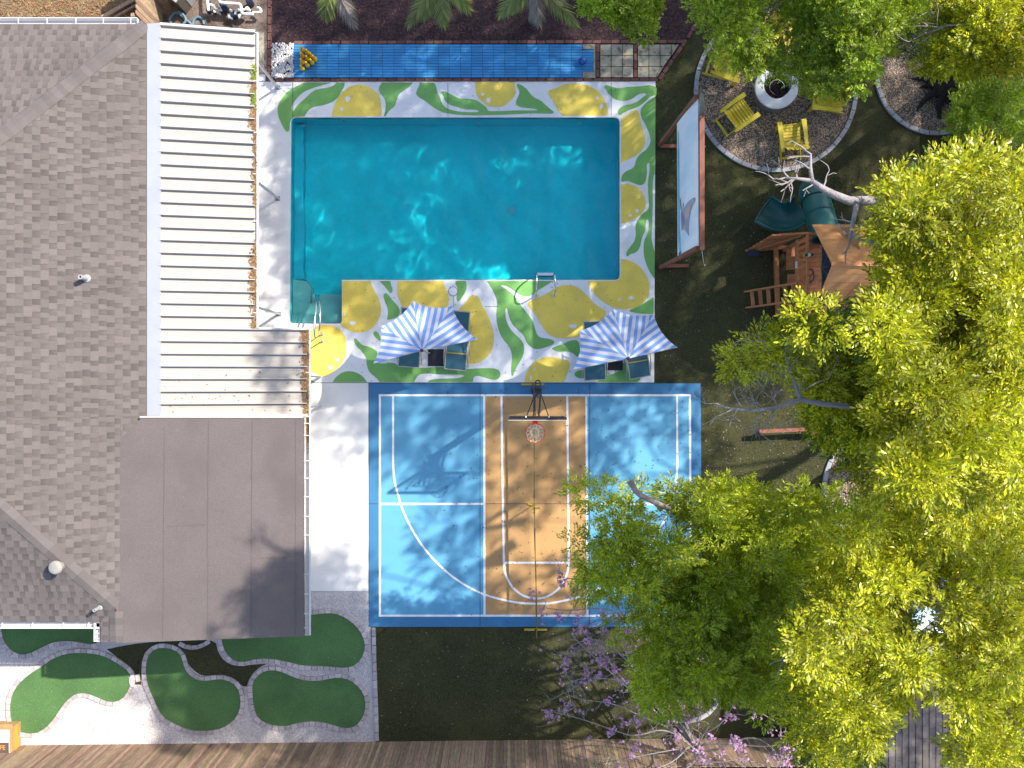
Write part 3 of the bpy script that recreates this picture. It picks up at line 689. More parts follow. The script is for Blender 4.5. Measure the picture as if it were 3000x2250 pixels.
for px, py in ((722, 2020), (386, 1992), (405, 1985)):
    c = at(px, py); b = MB(); b.box((c.x, c.y, .03), (.11, .2, .06), R.uniform(-.2, .2)); b.build('paver', m_paver, strip)
for i, pw in enumerate(GREEN_W): pass
scatter('limestone_chips', 26000, W([(-60, 2184), (1085, 2174), (1080, 1740), (905, 1740), (600, 1890), (300, 1890), (-60, 1880)]), .010, (.022, .042), m_wpeb,
        'white limestone gravel around the putting greens', 'gravel', 11, 'pebble', holes=GREEN_W + [W(smooth(lawn_patch))])

# ------------------------------------------------------------------ gravel circles
def circle(cx, cy, r, a0=0, a1=360, n=72):
    return [tuple((at(cx, cy) + Vector((math.cos(math.radians(a0 + (a1 - a0) * k / n)), math.sin(math.radians(a0 + (a1 - a0) * k / n)), 0)) * r)[:2]) for k in range(n if a1 - a0 == 360 else n + 1)]
def gravel_circle(px, py, r, n, lab, seed):
    s = struct('gravel_circle')
    flat('gravel_base', [circle(px, py, r - .02)], .01, m_pebbase, s)
    paver_ring(s, circle(px, py, r - .11), .115, .27, m_kerb, 'edging_block', z=.07, hgt=.08)
    sc = scatter('gravel', n, circle(px, py, r - .12), .008, (.028, .062), m_peb, lab, 'gravel', seed, 'pebble', hvar=.012)
gravel_circle(2272, 266, 2.24, 12500, 'beige pebble gravel inside the fire pit circle', 21)
gravel_circle(2742, 216, 1.69, 7500, 'beige pebble gravel around the dark tree trunk', 22)
gravel_circle(2582, 1425, 1.62, 6500, 'pale pebble gravel in the kerbed bed by the swing beam', 23)
gravel_circle(2010, 2010, 1.0, 2600, 'tan gravel in the round bed under the pink tree', 24)

# loose leaves and petals
scatter('petals_on_lawn', 300, W([(1105, 2160), (2100, 2160), (2100, 1845), (1105, 1845)]), .006, (.015, .05), m_petal, 'pale fallen petals dotting the square lawn', 'petals', 31, 'leaf')
scatter('petals_by_playset', 300, W([(1925, 1120), (2420, 1120), (2500, 420), (2000, 520), (1925, 60)]), .006, (.015, .045), m_petal, 'pale fallen petals on the dark lawn by the playset', 'petals', 32, 'leaf')
scatter('leaves_beside_court', 240, W([(2062, 1430), (2420, 1430), (2420, 1130), (2062, 1130)]), .006, (.02, .05), m_petal, 'leaf scraps on the lawn beside the court', 'leaves', 33, 'leaf')
scatter('leaves_on_court', 620, W([(1300, 1830), (2050, 1830), (2050, 1130), (1300, 1130)]), .034, (.018, .065), m_speck, 'dark leaf specks scattered on the painted court', 'leaves', 34, 'leaf')
scatter('leaves_on_deck', 240, W([(1000, 1118), (1912, 1118), (1912, 826), (1010, 826)]), .040, (.015, .055), m_speck, 'dark leaf specks on the lemon mural below the pool', 'leaves', 35, 'leaf')
scatter('leaves_by_north_edge', 130, W([(870, 340), (1912, 340), (1912, 246), (870, 246)]), .040, (.012, .04), m_speck, 'dark leaf specks on the mural above the pool', 'leaves', 36, 'leaf')
scatter('leaves_on_greens', 130, W([(40, 2140), (1060, 2140), (1060, 1900), (60, 1960)]), .034, (.015, .04), m_petal, 'pale leaf scraps on the putting greens', 'leaves', 37, 'leaf')
scatter('leaves_on_limestone', 90, W([(150, 2170), (1080, 2170), (1080, 2120), (260, 2080)]), .05, (.02, .05), m_speck, 'brown leaf scraps on the white gravel', 'leaves', 38, 'leaf')
scatter('turf_tufts', 9000, W([(1103, 2162), (1900, 2162), (1900, 1842), (1103, 1842)]), .0, (.025, .06), m_turf, 'short matted fibres of the square lawn', 'turf', 41, 'leaf')
scatter('turf_tufts', 15000, W([(1922, 1122), (2060, 1122), (2060, 1430), (2420, 1430), (2600, 900), (2600, 420), (2500, 420), (2300, 520), (2040, 420), (2030, 100), (1930, 240)]), .0, (.025, .06), m_turf, 'short matted fibres of the lawn around the playset', 'turf', 42, 'leaf')
scatter('turf_litter', 500, W(smooth(lawn_patch)), .015, (.02, .05), m_turf, 'short fibres of the dark turf between the putting greens', 'turf', 43, 'leaf')
# ------------------------------------------------------------------ house
EX, EZ, SL = -8.805, 3.25, .358            # east eave line, its height, roof slope
NY = 8.682                                  # north eave line
HS = (-9.453, -5.354, 3.482); SS = .331     # point on the south hip, south slope
zE = lambda x, y: EZ + (EX - x) * SL
zN = lambda x, y: EZ + (NY - y) * SL
zS = lambda x, y: HS[2] + (y - HS[1]) * SS
SY = -5.715                                 # south eave of the west part
RX = -14.2                                  # ridge
house = thing('house', 'single storey house with grey shingled hip roof and flat roofed corner', 'house', (-11, 1, 0))
b = MB(); b.box((-12.2, 1.45, 1.5), (6.4, 13.7, 3.0)); b.box((-7.6, -3.35, 1.45), (3.6, 4.7, 2.9)); b.build('wall', m_wall, house)
b = MB()
nx = lambda y: EX - (NY - y)                # north hip (45 degrees)
hx = lambda y: HS[0] - (y - HS[1]) * .925   # south hip
ty = NY - (EX - RX); by = HS[1] + (HS[0] - RX) / .925
east_poly = [(EX, NY), (RX, ty), (RX, by), (HS[0], HS[1]), (-9.36, -6.18), (EX - .10, -6.18), (EX, -.75)]
north_poly = [(EX, NY), (RX, ty), (RX, NY)]
south_poly = [(HS[0], HS[1]), (RX, by), (RX, SY), (-9.85, SY), (-9.62, SY + .05)]
b.sheet([ccw(east_poly)], zE, -.18); b.sheet([ccw(north_poly)], zN, -.18); b.sheet([ccw(south_poly)], zS, -.18)
strip_poly = [(-9.86, -6.18), (-9.36, -6.18), (HS[0], HS[1]), (-9.86, SY + .06)]
zT = lambda x, y: 3.385 + (x + 9.86) * .12
b.sheet([ccw(strip_poly)], zT, -.18)
roof = b.build('roof', m_felt, house)

def clip_half(poly, f):                    # keep f(p) >= 0
    out = []
    for i in range(len(poly)):
        a, c = poly[i - 1], poly[i]; fa, fc = f(a), f(c)
        if (fa >= 0) != (fc >= 0):
            t = fa / (fa - fc); out.append((a[0] + (c[0] - a[0]) * t, a[1] + (c[1] - a[1]) * t))
        if fc >= 0: out.append(c)
    return out
pieces = []                                 # (area on picture, verts, faces, tone)
def shingle_field(poly, zf, down, course, x_or_y, lo, hi, s0, s1, seed):
    """rows of laminated tabs; down = unit vector in plan pointing to the eave; s runs along the eave"""
    rr = random.Random(seed)
    along = (-down[1], down[0])
    pc = ccw(poly)
    k = 0
    d = lo
    while d < hi:                           # distance up from the eave
        s = s0 + rr.uniform(-.25, 0)
        tabbed = rr.random() < .5
        while s < s1:
            wd = rr.uniform(.10, .25) if tabbed else rr.uniform(.09, .17)
            q = [(s, d), (s + wd - .004, d), (s + wd - .004, d + course), (s, d + course)]
            P = [(x_or_y[0] - down[0] * b_ + along[0] * a, x_or_y[1] - down[1] * b_ + along[1] * a) for a, b_ in q]
            P = ccw(P)
            for i in range(len(pc)):
                a, c = pc[i], pc[(i + 1) % len(pc)]
                P = clip_half(P, lambda p: (c[0] - a[0]) * (p[1] - a[1]) - (c[1] - a[1]) * (p[0] - a[0]))
                if len(P) < 3: break
            if len(P) >= 3:
                ar = abs(sum(P[i - 1][0] * P[i][1] - P[i][0] * P[i - 1][1] for i in range(len(P)))) / 2
                if ar > .0012:
                    lift = .010 if tabbed else .004
                    def zz(p):
                        up = (p[0] - x_or_y[0]) * -down[0] + (p[1] - x_or_y[1]) * -down[1] - d
                        return zf(p[0], p[1]) + .003 + lift * (.35 + .65 * (1 - up / course))
                    n = len(P)
                    vs = [(p[0], p[1], zz(p)) for p in P] + [(p[0], p[1], zf(p[0], p[1]) - .004) for p in P]
                    fs = [tuple(range(n))] + [(i, n + i, n + (i + 1) % n, (i + 1) % n) for i in range(n)]
                    if tabbed: tn = [rr.uniform(.98, 1.2)] * (2 * n)
                    else:
                        t0 = rr.uniform(.60, .86); tn = []
                        for p in P:
                            up = ((p[0] - x_or_y[0]) * -down[0] + (p[1] - x_or_y[1]) * -down[1] - d) / course
                            tn.append(t0 + (.30 if up < .5 else 0) * rr.uniform(.4, 1))
                        tn = tn * 2
                    inview = all(abs(p[0]) < (H - zf(*p)) * 1500 / F and abs(p[1]) < (H - zf(*p)) * 1125 / F for p in P)
                    pieces.append((ar if inview else 0, vs, fs, tn))
            s += wd; tabbed = not tabbed
        d += course; k += 1
hip = .17
YB = -.78
shingle_field([(EX - .01, NY - hip * 1.6), (EX - .1, NY - hip * 1.6), (RX, ty - hip * 1.2), (RX, by + hip), (hx(YB - hip), YB), (EX - .01, YB)], zE, (1, 0), .168, (EX, 0), 0, EX - RX, -1.2, 9, 1)
shingle_field([(-9.36, YB - .005), (hx(YB - hip), YB - .005), (HS[0] + .02, HS[1] + hip + .05), (-9.36, -5.1)], zE, (1, 0), .168, (EX, 0), 0, EX - RX, -6.5, -.6, 11)
shingle_field([(-9.358, -1.3), (EX - .02, YB - .005), (-9.358, YB - .005)], zE, (1, 0), .168, (EX, 0), 0, 1, -6.5, -.6, 12)
shingle_field([(EX - hip * 1.6, NY - .005), (RX, ty + hip * 1.4), (RX, NY - .005)], zN, (0, 1), .158, (0, NY), 0, NY - ty, -(-EX) * 0 + 8.6, 14.4, 2)
shingle_field([(HS[0] - hip * .6, HS[1] - .05), (RX, by - hip * 1.6), (RX, SY), (-9.85, SY), (-9.62, SY + .03)], zS, (0, -1), .158, (0, SY), 0, by - SY, -14.4, -9.3, 3)
shingle_field(strip_poly, zT, (1, 0), .15, (-9.36, 0), 0, .5, -6.2, -5.3, 4)
pieces.sort(key=lambda p: -p[0])
for ar, vs, fs, tn in pieces[:290]:
    mb = MB(); mb.add(vs, fs); mb.tone = tn; mb.build('shingle', m_shingle, roof)
mb = MB(); mb.tone = []
for ar, vs, fs, tn in pieces[290:]:
    mb.add(vs, fs); mb.tone += tn
mb.build('shingles', m_shingle, roof, kind='stuff')
def hip_caps(p0, p1, zf0, zf1, wd=.17, step=.145):
    p0, p1 = Vector(p0), Vector(p1); k = int((p1 - p0).length / step); d = (p1 - p0).normalized(); n = Vector((-d.y, d.x, 0)).normalized()
    for i in range(k):
        a = p0 + d * (i * step); c = p0 + d * ((i + 1.12) * step)
        wv = wd + R.uniform(-.006, .006)
        def pt(q, sgn, lift):
            e = q + n * (wv * sgn); e.z = (zf0 if sgn > 0 else zf1)(e.x, e.y) + .012 + lift; return e
        ra = a + Vector((0, 0, .03)); rc = c + Vector((0, 0, .022))
        vs = [pt(a, 1, .012), ra, pt(a, -1, .012), pt(c, 1, .004), rc, pt(c, -1, .004)]
        vs += [v - Vector((0, 0, .012)) for v in vs]
        mb = MB(); mb.add(vs, [(0, 1, 4, 3), (1, 2, 5, 4), (0, 6, 7, 1), (1, 7, 8, 2), (0, 3, 9, 6), (2, 8, 11, 5)]); mb.build('ridge_cap', m_ridge, roof)
hip_caps((EX - .02, NY - .02, EZ), (RX, ty, zE(RX, 0)), zE, zN)
hip_caps((HS[0] - .03, HS[1] + .03, HS[2]), (RX, by, zE(RX, 0)), zS, zE)
hip_caps((-9.46, -6.17, 3.44), (-9.462, -5.35, 3.485), zT, lambda x, y: zT(x, y))
# flat roof corner
zF = lambda x, y: 3.462 + (x + 9.36) * -.0805
fr_poly = [(-9.36, -1.36), (-8.86, -.80), (-5.065, -.815), (-5.06, -6.115), (-9.42, -6.19), (-9.42, -5.35)]
b = MB(); b.sheet([ccw(fr_poly)], zF, -.16); fr_o = b.build('flat_roof', m_felt, house)
for pts in (((-8.33, -1.0), (-8.36, -4.4)), ((-7.3, -.85), (-7.33, -4.2)), ((-6.27, -.85), (-6.3, -6.1)), ((-5.24, -.85), (-5.245, -6.1)), ((-8.3, -3.42), (-7.32, -3.38)), ((-6.28, -4.22), (-5.26, -4.18)), ((-7.31, -4.2), (-7.32, -6.1)), ((-8.35, -4.4), (-8.37, -6.12))):
    mb = MB(); mb.bar((*pts[0], zF(*pts[0]) + .0035), (*pts[1], zF(*pts[1]) + .0035), .014, .006); mb.build('seam', m_seam, fr_o)
b = MB(); b.bar((-8.9, -.785, zF(-8.86, 0) + .012), (-5.06, -.80, zF(-5.06, 0) + .012), .03, .03); b.build('drip_edge', m_trim, fr_o)
# gutters: floor, two walls, straps
def gutter(parent, a, c, name='gutter', wd=.125, straps=(), lip=.022):
    a, c = Vector(a), Vector(c); d = (c - a).normalized(); n = Vector((d.y, -d.x, 0))
    mb = MB()
    mb.bar(a + n * wd / 2 - Vector((0, 0, .09)), c + n * wd / 2 - Vector((0, 0, .09)), wd, .012)
    mb.bar(a + n * wd, c + n * wd, lip, .10); mb.bar(a + n * .008 - Vector((0, 0, .045)), c + n * .008 - Vector((0, 0, .045)), .012, .09)
    for e in (a, c): mb.bar(e + n * .0 - Vector((0, 0, .04)), e + n * (wd + .01) - Vector((0, 0, .04)), .014, .1)
    go = mb.build(name, m_trim, parent)
    for s_ in straps:
        p = a.lerp(c, s_); mb = MB(); mb.bar(p + n * -.01 + Vector((0, 0, .056)), p + n * (wd + .008) + Vector((0, 0, .056)), .022, .006); mb.build('strap', m_trim, go)
    return go
gutter(house, (-16, 8.70, 3.20), (-9.02, 8.70, 3.20), straps=[.05 + .095 * k for k in range(10)], wd=.13) if False else None
gutter(house, (-9.05, 8.69, 3.2), (-16, 8.69, 3.2), straps=[.02, .115, .21, .31, .41, .5, .6, .7, .8, .9], wd=.14)
gutter(house, (-16, SY - .01, 3.33), (-9.90, SY - .01, 3.33), straps=[.2, .35, .5, .62, .74, .86, .96], wd=.13)
gutter(house, (-9.90, SY - .02, 3.33), (-9.90, -6.18, 3.33), straps=[.55, .82], wd=.12)
gutter(house, (-5.05, -6.12, 2.98), (-5.05, -.80, 2.98), straps=[1 - v for v in (.03, .085, .2, .28, .365, .455, .54, .63, .72, .81, .9, .965)], wd=.125)
def vent(name, p, prof, mat, lean=0, parts=()):
    b = MB(); b.lathe(prof, p, 16); o = b.build(name, mat, house, sm=False); return o
p = at(238, 812, 4.0); p = Vector((p.x, p.y, zE(p.x, p.y)))
vent('roof_vent', p, [(.10, .0), (.09, .03), (.062, .05), (.055, .36), (.03, .36), (.03, .2), (0, .2)], m_greyl)
p = at(182, 1655, 3.75); p = Vector((p.x, p.y, zS(p.x, p.y)))
vo = vent('roof_vent', p, [(.11, 0), (.11, .2), (.158, .22), (.162, .26), (.14, .295), (.09, .31), (0, .32)], M('galvanised vent', (.32, .30, .275), .5, .1, 8, metal=.2))
p = at(292, 1780, 3.5); p = Vector((p.x, p.y, zS(p.x, p.y)))
vent('roof_vent', p, [(.07, 0), (.06, .02), (.042, .03), (.040, .32), (.022, .32), (.022, .2), (0, .2)], m_greyl)

# ------------------------------------------------------------------ patio cover
pc = thing('patio_cover', 'cream ribbed metal patio cover sloping down from the house to the pool deck', 'patio cover', (-7.4, 4, 0))
zP = lambda x: 3.2 + (x + 8.494) * -.229
y0 = (1125 - 74) * (H - 3.2) / F
XR, XR2 = -6.33, -5.10
pan_me = {}
def panel_mesh(x1):
    if x1 in pan_me: return pan_me[x1]
    b = MB(); a, c = -8.494, x1
    prof = [(0, .098), (.022, .098), (.028, .0), (.10, 0), (.106, .004), (.112, 0), (.19, 0), (.196, .004), (.202, 0), (.3035, 0)]
    vs = []
    for x in (a, c):
        vs += [(x, -q[0], zP(x) + q[1]) for q in prof] + [(x, -q[0], zP(x) - .05) for q in (prof[0], prof[-1])]
    n = len(prof); m_ = n + 2
    fs = [(i, i + 1, m_ + i + 1, m_ + i)[::-1] for i in range(n - 1)]
    fs += [(n, m_ + n, m_ + n + 1, n + 1)[::-1], (0, n, m_ + n, m_), (n - 1, m_ + n - 1, m_ + n + 1, n + 1)]
    fs += [tuple(list(range(n)) + [n + 1, n]), tuple((list(range(m_, m_ + n)) + [m_ + n + 1, m_ + n])[::-1])]
    b.add(vs, fs); pan_me[x1] = b.mesh('roof_panel', m_metal); return pan_me[x1]
NP = 32; NSPLIT = 24
for i in range(NP):
    y = y0 - .3045 * i
    x1 = XR if i < NSPLIT else XR2
    if y - .3 < -.80: break
    inst('roof_panel', panel_mesh(x1), pc, (0, y, 0))
ylast = y0 - .3045 * i
b = MB(); b.bar((-8.494, y0 + .02, zP(-8.494) + .01), (XR, y0 + .02, zP(XR) + .01), .035, .16); b.build('end_trim', m_trim, pc)
b = MB(); b.bar((-8.494, -.775, zP(-8.494) + .01), (XR2, -.775, zP(XR2) + .01), .04, .14); b.build('end_trim', m_trim, pc)
ysp = y0 - .3045 * NSPLIT
b = MB(); b.bar((XR + .1, ysp + .02, zP(XR) - .0), (XR2, ysp + .02, zP(XR2) - .0), .03, .14); b.build('end_trim', m_trim, pc)
b = MB(); b.add([(EX + .01, NY + .0, zE(EX, 0) + .012), (-8.47, y0 + .03, zP(-8.47) + .09), (-8.47, -.77, zP(-8.47) + .09), (EX + .01, -.77, zE(EX, 0) + .012),
                 (EX + .01, NY, zE(EX, 0) - .08), (-8.47, y0 + .03, zP(-8.47) + .0), (-8.47, -.77, zP(-8.47)), (EX + .01, -.77, zE(EX, 0) - .08)], [(3, 2, 1, 0), (0, 1, 5, 4), (1, 2, 6, 5), (2, 3, 7, 6)]); b.build('flashing_strip', m_flash, pc)
gutter(pc, (XR - .03, ysp + .03, zP(XR) - .005), (XR - .03, y0, zP(XR) - .005), straps=[1 - v for v in (.165, .34, .48, .64, .8, .95)], wd=.085, lip=.028)
gutter(pc, (XR2 - .03, -.78, zP(XR2) - .005), (XR2 - .03, ysp, zP(XR2) - .005), straps=[.5], wd=.085, lip=.028)
posts = [((815, 258), (752, 190)), ((815, 582), (752, 537)), ((818, 920), (752, 898))]
for bpx, tpx in posts:
    p = at(*bpx); b = MB()
    b.bar((p.x, p.y, .03), (p.x, p.y, zP(p.x) - .12), .055, .055, (0, 1, 0)); b.box((p.x, p.y, .04), (.12, .12, .02)); b.build('post', m_alu, pc)
for yy in (.2, -.6):
    b = MB(); b.bar((-5.25, yy, .03), (-5.25, yy, zP(-5.25) - .06), .055, .055, (0, 1, 0)); b.build('post', m_alu, pc)
b = MB(); b.bar((-6.42, ysp, zP(-6.42) - .12), (-6.42, y0, zP(-6.42) - .12), .06, .12); b.build('beam', m_trim, pc)
b = MB(); b.bar((-5.25, -.7, zP(-5.25) - .13), (-5.25, ysp, zP(-5.25) - .13), .06, .12); b.build('beam', m_trim, pc)
def roof_litter(name, n, x0, x1, ya, yb, lab, seed, mat=m_litter, patchy=True):
    rg = random.Random(seed); b = MB()
    cl = [(rg.uniform(ya, yb), rg.uniform(.12, .5), rg.uniform(.3, 1)) for _ in range(14)]
    for _ in range(n):
        if patchy:
            c = rg.choice(cl); y = rg.gauss(c[0], c[1] * .5); x = x1 - abs(rg.gauss(0, (x1 - x0) * c[2] * .5))
        else: y = rg.uniform(ya, yb); x = rg.uniform(x0, x1)
        if not ya < y < yb or x < x0: continue
        s = rg.uniform(.015, .045); a = rg.uniform(0, 6.28); z = zP(x) + .012 + rg.random() * .035 * max(0, 1 - (x1 - x) / .14)
        d = Vector((math.cos(a), math.sin(a), rg.uniform(-.4, .4))) * s; e = Vector((-math.sin(a), math.cos(a), rg.uniform(-.5, .5))) * s * .35
        p = Vector((x, y, z + .01)); b.add([p - d, p - e, p + d, p + e], [(0, 1, 2, 3)])
    o = b.build(name, mat, None, kind='stuff', label=lab, category='leaf litter')
roof_litter('gutter_leaf_litter', 3600, XR - .17, XR + .045, ysp, y0 - .25, 'brown leaf litter caught along the long patio cover gutter', 1)
roof_litter('gutter_leaf_litter', 2400, XR2 - .19, XR2 + .04, -.76, ysp - .02, 'brown leaf litter piled in the lower patio cover gutter', 2)
roof_litter('roof_leaf_litter', 45, -8.4, -5.2, -.7, .4, 'few orange leaves on the lower ribbed panels', 3, patchy=False)
b = MB(); rg = random.Random(5)
for yc in (7.75, 7.55, 7.1, 6.95):
    for _ in range(60):
        p = Vector((XR - rg.uniform(-.02, .09), yc + rg.gauss(0, .07), zP(XR) + .02 + rg.random() * .06)); a = rg.uniform(0, 6.28); s = rg.uniform(.02, .04)
        d = Vector((math.cos(a), math.sin(a), .4)) * s; e = Vector((-math.sin(a), math.cos(a), 0)) * s * .35; b.add([p - d, p - e, p + d, p + e], [(0, 1, 2, 3)])
b.build('gutter_weeds', m_leafA, None, kind='stuff', label='green weeds sprouting from the patio cover gutter', category='weeds')
b = MB(); rg = random.Random(6)
for _ in range(260):
    y = -.80 - abs(rg.gauss(0, .35)); x = -5.05 + rg.uniform(.01, .1); p = Vector((x, y, 2.93 + rg.random() * .04)); a = rg.uniform(0, 6.28); s = rg.uniform(.015, .04)
    d = Vector((math.cos(a), math.sin(a), .2)) * s; e = Vector((-math.sin(a), math.cos(a), 0)) * s * .35; b.add([p - d, p - e, p + d, p + e], [(0, 1, 2, 3)])
b.build('gutter_leaf_litter', m_litter, None, kind='stuff', label='rusty leaves at the top of the flat roof gutter', category='leaf litter')

# ------------------------------------------------------------------ fences
def fence(name, label, p0, p1, pitch, h, mat, board_side=0, dog=False):
    p0, p1 = Vector((*p0, 0)), Vector((*p1, 0)); d = p1 - p0; k = int(d.length / pitch); u = d.normalized(); an = math.atan2(u.y, u.x)
    f = thing(name, label, 'fence', tuple(p0)); 
    wd = pitch - .007; b = MB(); x = wd / 2
    if dog: b.add([(-x, -.009, 0), (x, -.009, 0), (x, -.009, h - .04), (x * .6, -.009, h), (-x * .6, -.009, h), (-x, -.009, h - .04)] + [(-x, .009, 0), (x, .009, 0), (x, .009, h - .04), (x * .6, .009, h), (-x * .6, .009, h), (-x, .009, h - .04)],
                  [(0, 1, 2, 3, 4, 5), (11, 10, 9, 8, 7, 6), (0, 6, 7, 1), (1, 7, 8, 2), (2, 8, 9, 3), (3, 9, 10, 4), (4, 10, 11, 5), (5, 11, 6, 0)])
    else: b.box((0, 0, h / 2), (wd, .018, h))
    me = b.mesh('board', mat)
    for i in range(k):
        q = p0 + u * ((i + .5) * pitch)
        o = inst('board', me, f, (q.x, q.y, R.uniform(-.012, .004)), rot=(R.uniform(-.004, .004), R.uniform(-.003, .003), an + R.uniform(-.02, .02)))
    nrm = Vector((-u.y, u.x, 0)) * board_side
    for z in (.35, h - .35):
        b = MB(); b.bar(p0 + nrm * .035 + Vector((0, 0, z)), p1 + nrm * .035 + Vector((0, 0, z)), .04, .09); b.build('rail', mat, f)
    m = 0
    while m * 2.4 < d.length:
        q = p0 + u * (m * 2.4) + nrm * .1; b = MB(); b.box((q.x, q.y, h / 2), (.09, .09, h - .05), an); b.build('post', mat, f); m += 1
    return f
a, c = at(-110, 2185.5), at(2470, 2160)
fence('board_fence', 'long weathered board fence along the bottom of the yard', a[:2], c[:2], .0945, 1.98, m_fence, -1)
fence('board_fence', 'red brown board fence at the right edge behind the trees', at(2863, 2140)[:2], at(2863, -60)[:2], .15, 1.84, m_fence2, -1)
fence('board_fence', 'short dog eared board fence beside the grey pool heater', at(478, 120)[:2], at(472, -90)[:2], .14, 1.95, m_fence, 1, dog=True)
tb = thing('timber_beam', 'old timbers lying on the leaf covered soil behind the house', 'timber', tuple(at(345, 15)))
b = MB(); b.bar(at(300, 52, .06), at(412, -12, .06), .1, .1); b.build('timber', m_fence, tb)
b = MB(); b.bar(at(338, 50, .06), at(440, -8, .06), .05, .08); b.build('timber', m_fence, tb)

# shed roof at the lower right
shed = thing('shed', 'grey shingled shed roof showing through the lower right trees', 'shed', (10.2, -9.0, 0))
zR = lambda x, y: 3.0 + (11.2 - x) * .12
b = MB(); sp = [(8.55, -10.6), (12.1, -10.6), (12.1, -6.9), (8.55, -6.9)]
b.sheet([sp], zR, -.12); srf = b.build('roof', m_felt, shed)
b = MB(); b.box((10.3, -8.8, 1.35), (3.2, 3.4, 2.7)); b.build('wall', m_wall, shed)
cw = .172
for i in range(20):
    x = 8.56 + cw * i; y = -10.6 + R.uniform(-.3, 0)
    while y < -6.95:
        ln = R.uniform(.24, .5); ya, yb = max(y, -10.6), min(y + ln - .005, -6.9)
        if yb - ya > .05:
            mb = MB(); lift = R.choice((.006, .013))
            vs = [(x, ya, zR(x, 0) + .014 + lift), (x + cw + .01, ya, zR(x + cw, 0) + .003), (x + cw + .01, yb, zR(x + cw, 0) + .003), (x, yb, zR(x, 0) + .014 + lift)]
            vs += [(q[0], q[1], zR(q[0], 0) - .005) for q in vs]
            mb.add(vs, [(0, 1, 2, 3), (0, 4, 5, 1), (1, 5, 6, 2), (2, 6, 7, 3), (3, 7, 4, 0)]); mb.tone = [R.uniform(.75, 1.2)] * 8
            mb.build('shingle', m_shingle, srf)
        y += ln
b = MB(); q = [at(2640, 1710, 2.4), at(2790, 1700, 2.2), at(2800, 1850, 2.2), at(2650, 1860, 2.4)]
gx = 8
for i in range(gx):
    for j in range(gx):
        pass
vs = []; 
for i in range(gx + 1):
    for j in range(gx + 1):
        u, v = i / gx, j / gx
        p = q[0].lerp(q[1], u).lerp(q[3].lerp(q[2], u), v); p.z -= .12 * math.sin(math.pi * u) * math.sin(math.pi * v) + .02 * math.sin(9 * u + 5 * v); vs.append(p)
b.add(vs, [(i * (gx + 1) + j, i * (gx + 1) + j + 1, (i + 1) * (gx + 1) + j + 1, (i + 1) * (gx + 1) + j) for i in range(gx) for j in range(gx)])
sh = thing('shade_sheet', 'pale blue sheet glimpsed between the trees above the shed roof', 'tarpaulin', tuple(at(2720, 1780)))
b.build('sheet', m_tarp, sh)
for p in q:
    b = MB(); b.tube([(p.x, p.y, 0), (p.x, p.y, p.z)], .025, 8); b.build('pole', m_alu, sh)
# ------------------------------------------------------------------ pool furniture
def flange(b, p, r=.06): b.lathe([(r, 0), (r, .012), (r * .75, .03), (.026, .034), (.024, .05)], p, 14)
rail = thing('pool_handrail', 'bent stainless handrail rising over the pool entry steps', 'handrail', tuple(at(942, 990)))
A = at(942.7, 980); Bq = at(942.7, 1000.6)
b = MB(); flange(b, (A.x, A.y, .034)); flange(b, (Bq.x, Bq.y, .034)); b.build('flange', m_chrome, rail, sm=True)
b = MB(); e = at(931, 864, -.12)
b.tube(open_smooth([(A.x, A.y, .05), (A.x, A.y, .62), at(938, 962, .84), at(938, 885, .72), e + Vector((.02, .0, .12)), (e.x + .02, e.y, -.35)], 3), .022, 10); b.build('rail_tube', m_chrome, rail, sm=True)
b = MB(); b.tube(open_smooth([(Bq.x, Bq.y, .05), (Bq.x, Bq.y, .65), (Bq.x - .02, Bq.y + .06, .9), at(921, 945, .9), at(929, 885, .72), e + Vector((-.05, .0, .12)), (e.x - .05, e.y, -.35)], 3), .022, 10); b.build('rail_tube', m_chrome, rail, sm=True)
lad = thing('pool_ladder', 'stainless pool ladder hooked over the lower pool edge', 'ladder', tuple(at(1597, 864)))
for px, tx in ((1570.7, 1570.5), (1623.5, 1622)):
    p = at(px, 864.7); b = MB(); flange(b, (p.x, p.y, .034)); b.build('flange', m_chrome, lad, sm=True)
    q = at(tx, 803, .0); b = MB()
    b.tube(open_smooth([(p.x, p.y, .05), (p.x, p.y, .45), (p.x, p.y + .12, .72), (q.x, q.y - .1, .72), (q.x, q.y, .4), (q.x, q.y, -.9)], 3), .021, 10); b.build('rail_tube', m_chrome, lad, sm=True)
a, c = at(1570.5, 803), at(1622, 803)
for k, z in enumerate((-.03, -.32, -.6)):
    b = MB(); b.box(((a.x + c.x) / 2, a.y, z), (c.x - a.x, .075, .03)); b.build('rung', m_chrome, lad)
sk = thing('skimmer_lid', 'round white skimmer lid set in the deck below the pool', 'lid', tuple(at(1327.5, 854)))
p = at(1327.5, 854); b = MB(); b.lathe([(.118, 0), (.118, .012), (.108, .014), (0, .014)], (p.x, p.y, .034), 28); b.build('lid', m_deck, sk)
b = MB(); b.lathe([(.120, .0), (.120, .009), (.131, .009), (.131, 0)], (p.x, p.y, .034), 28); b.build('rim', m_joint, sk)

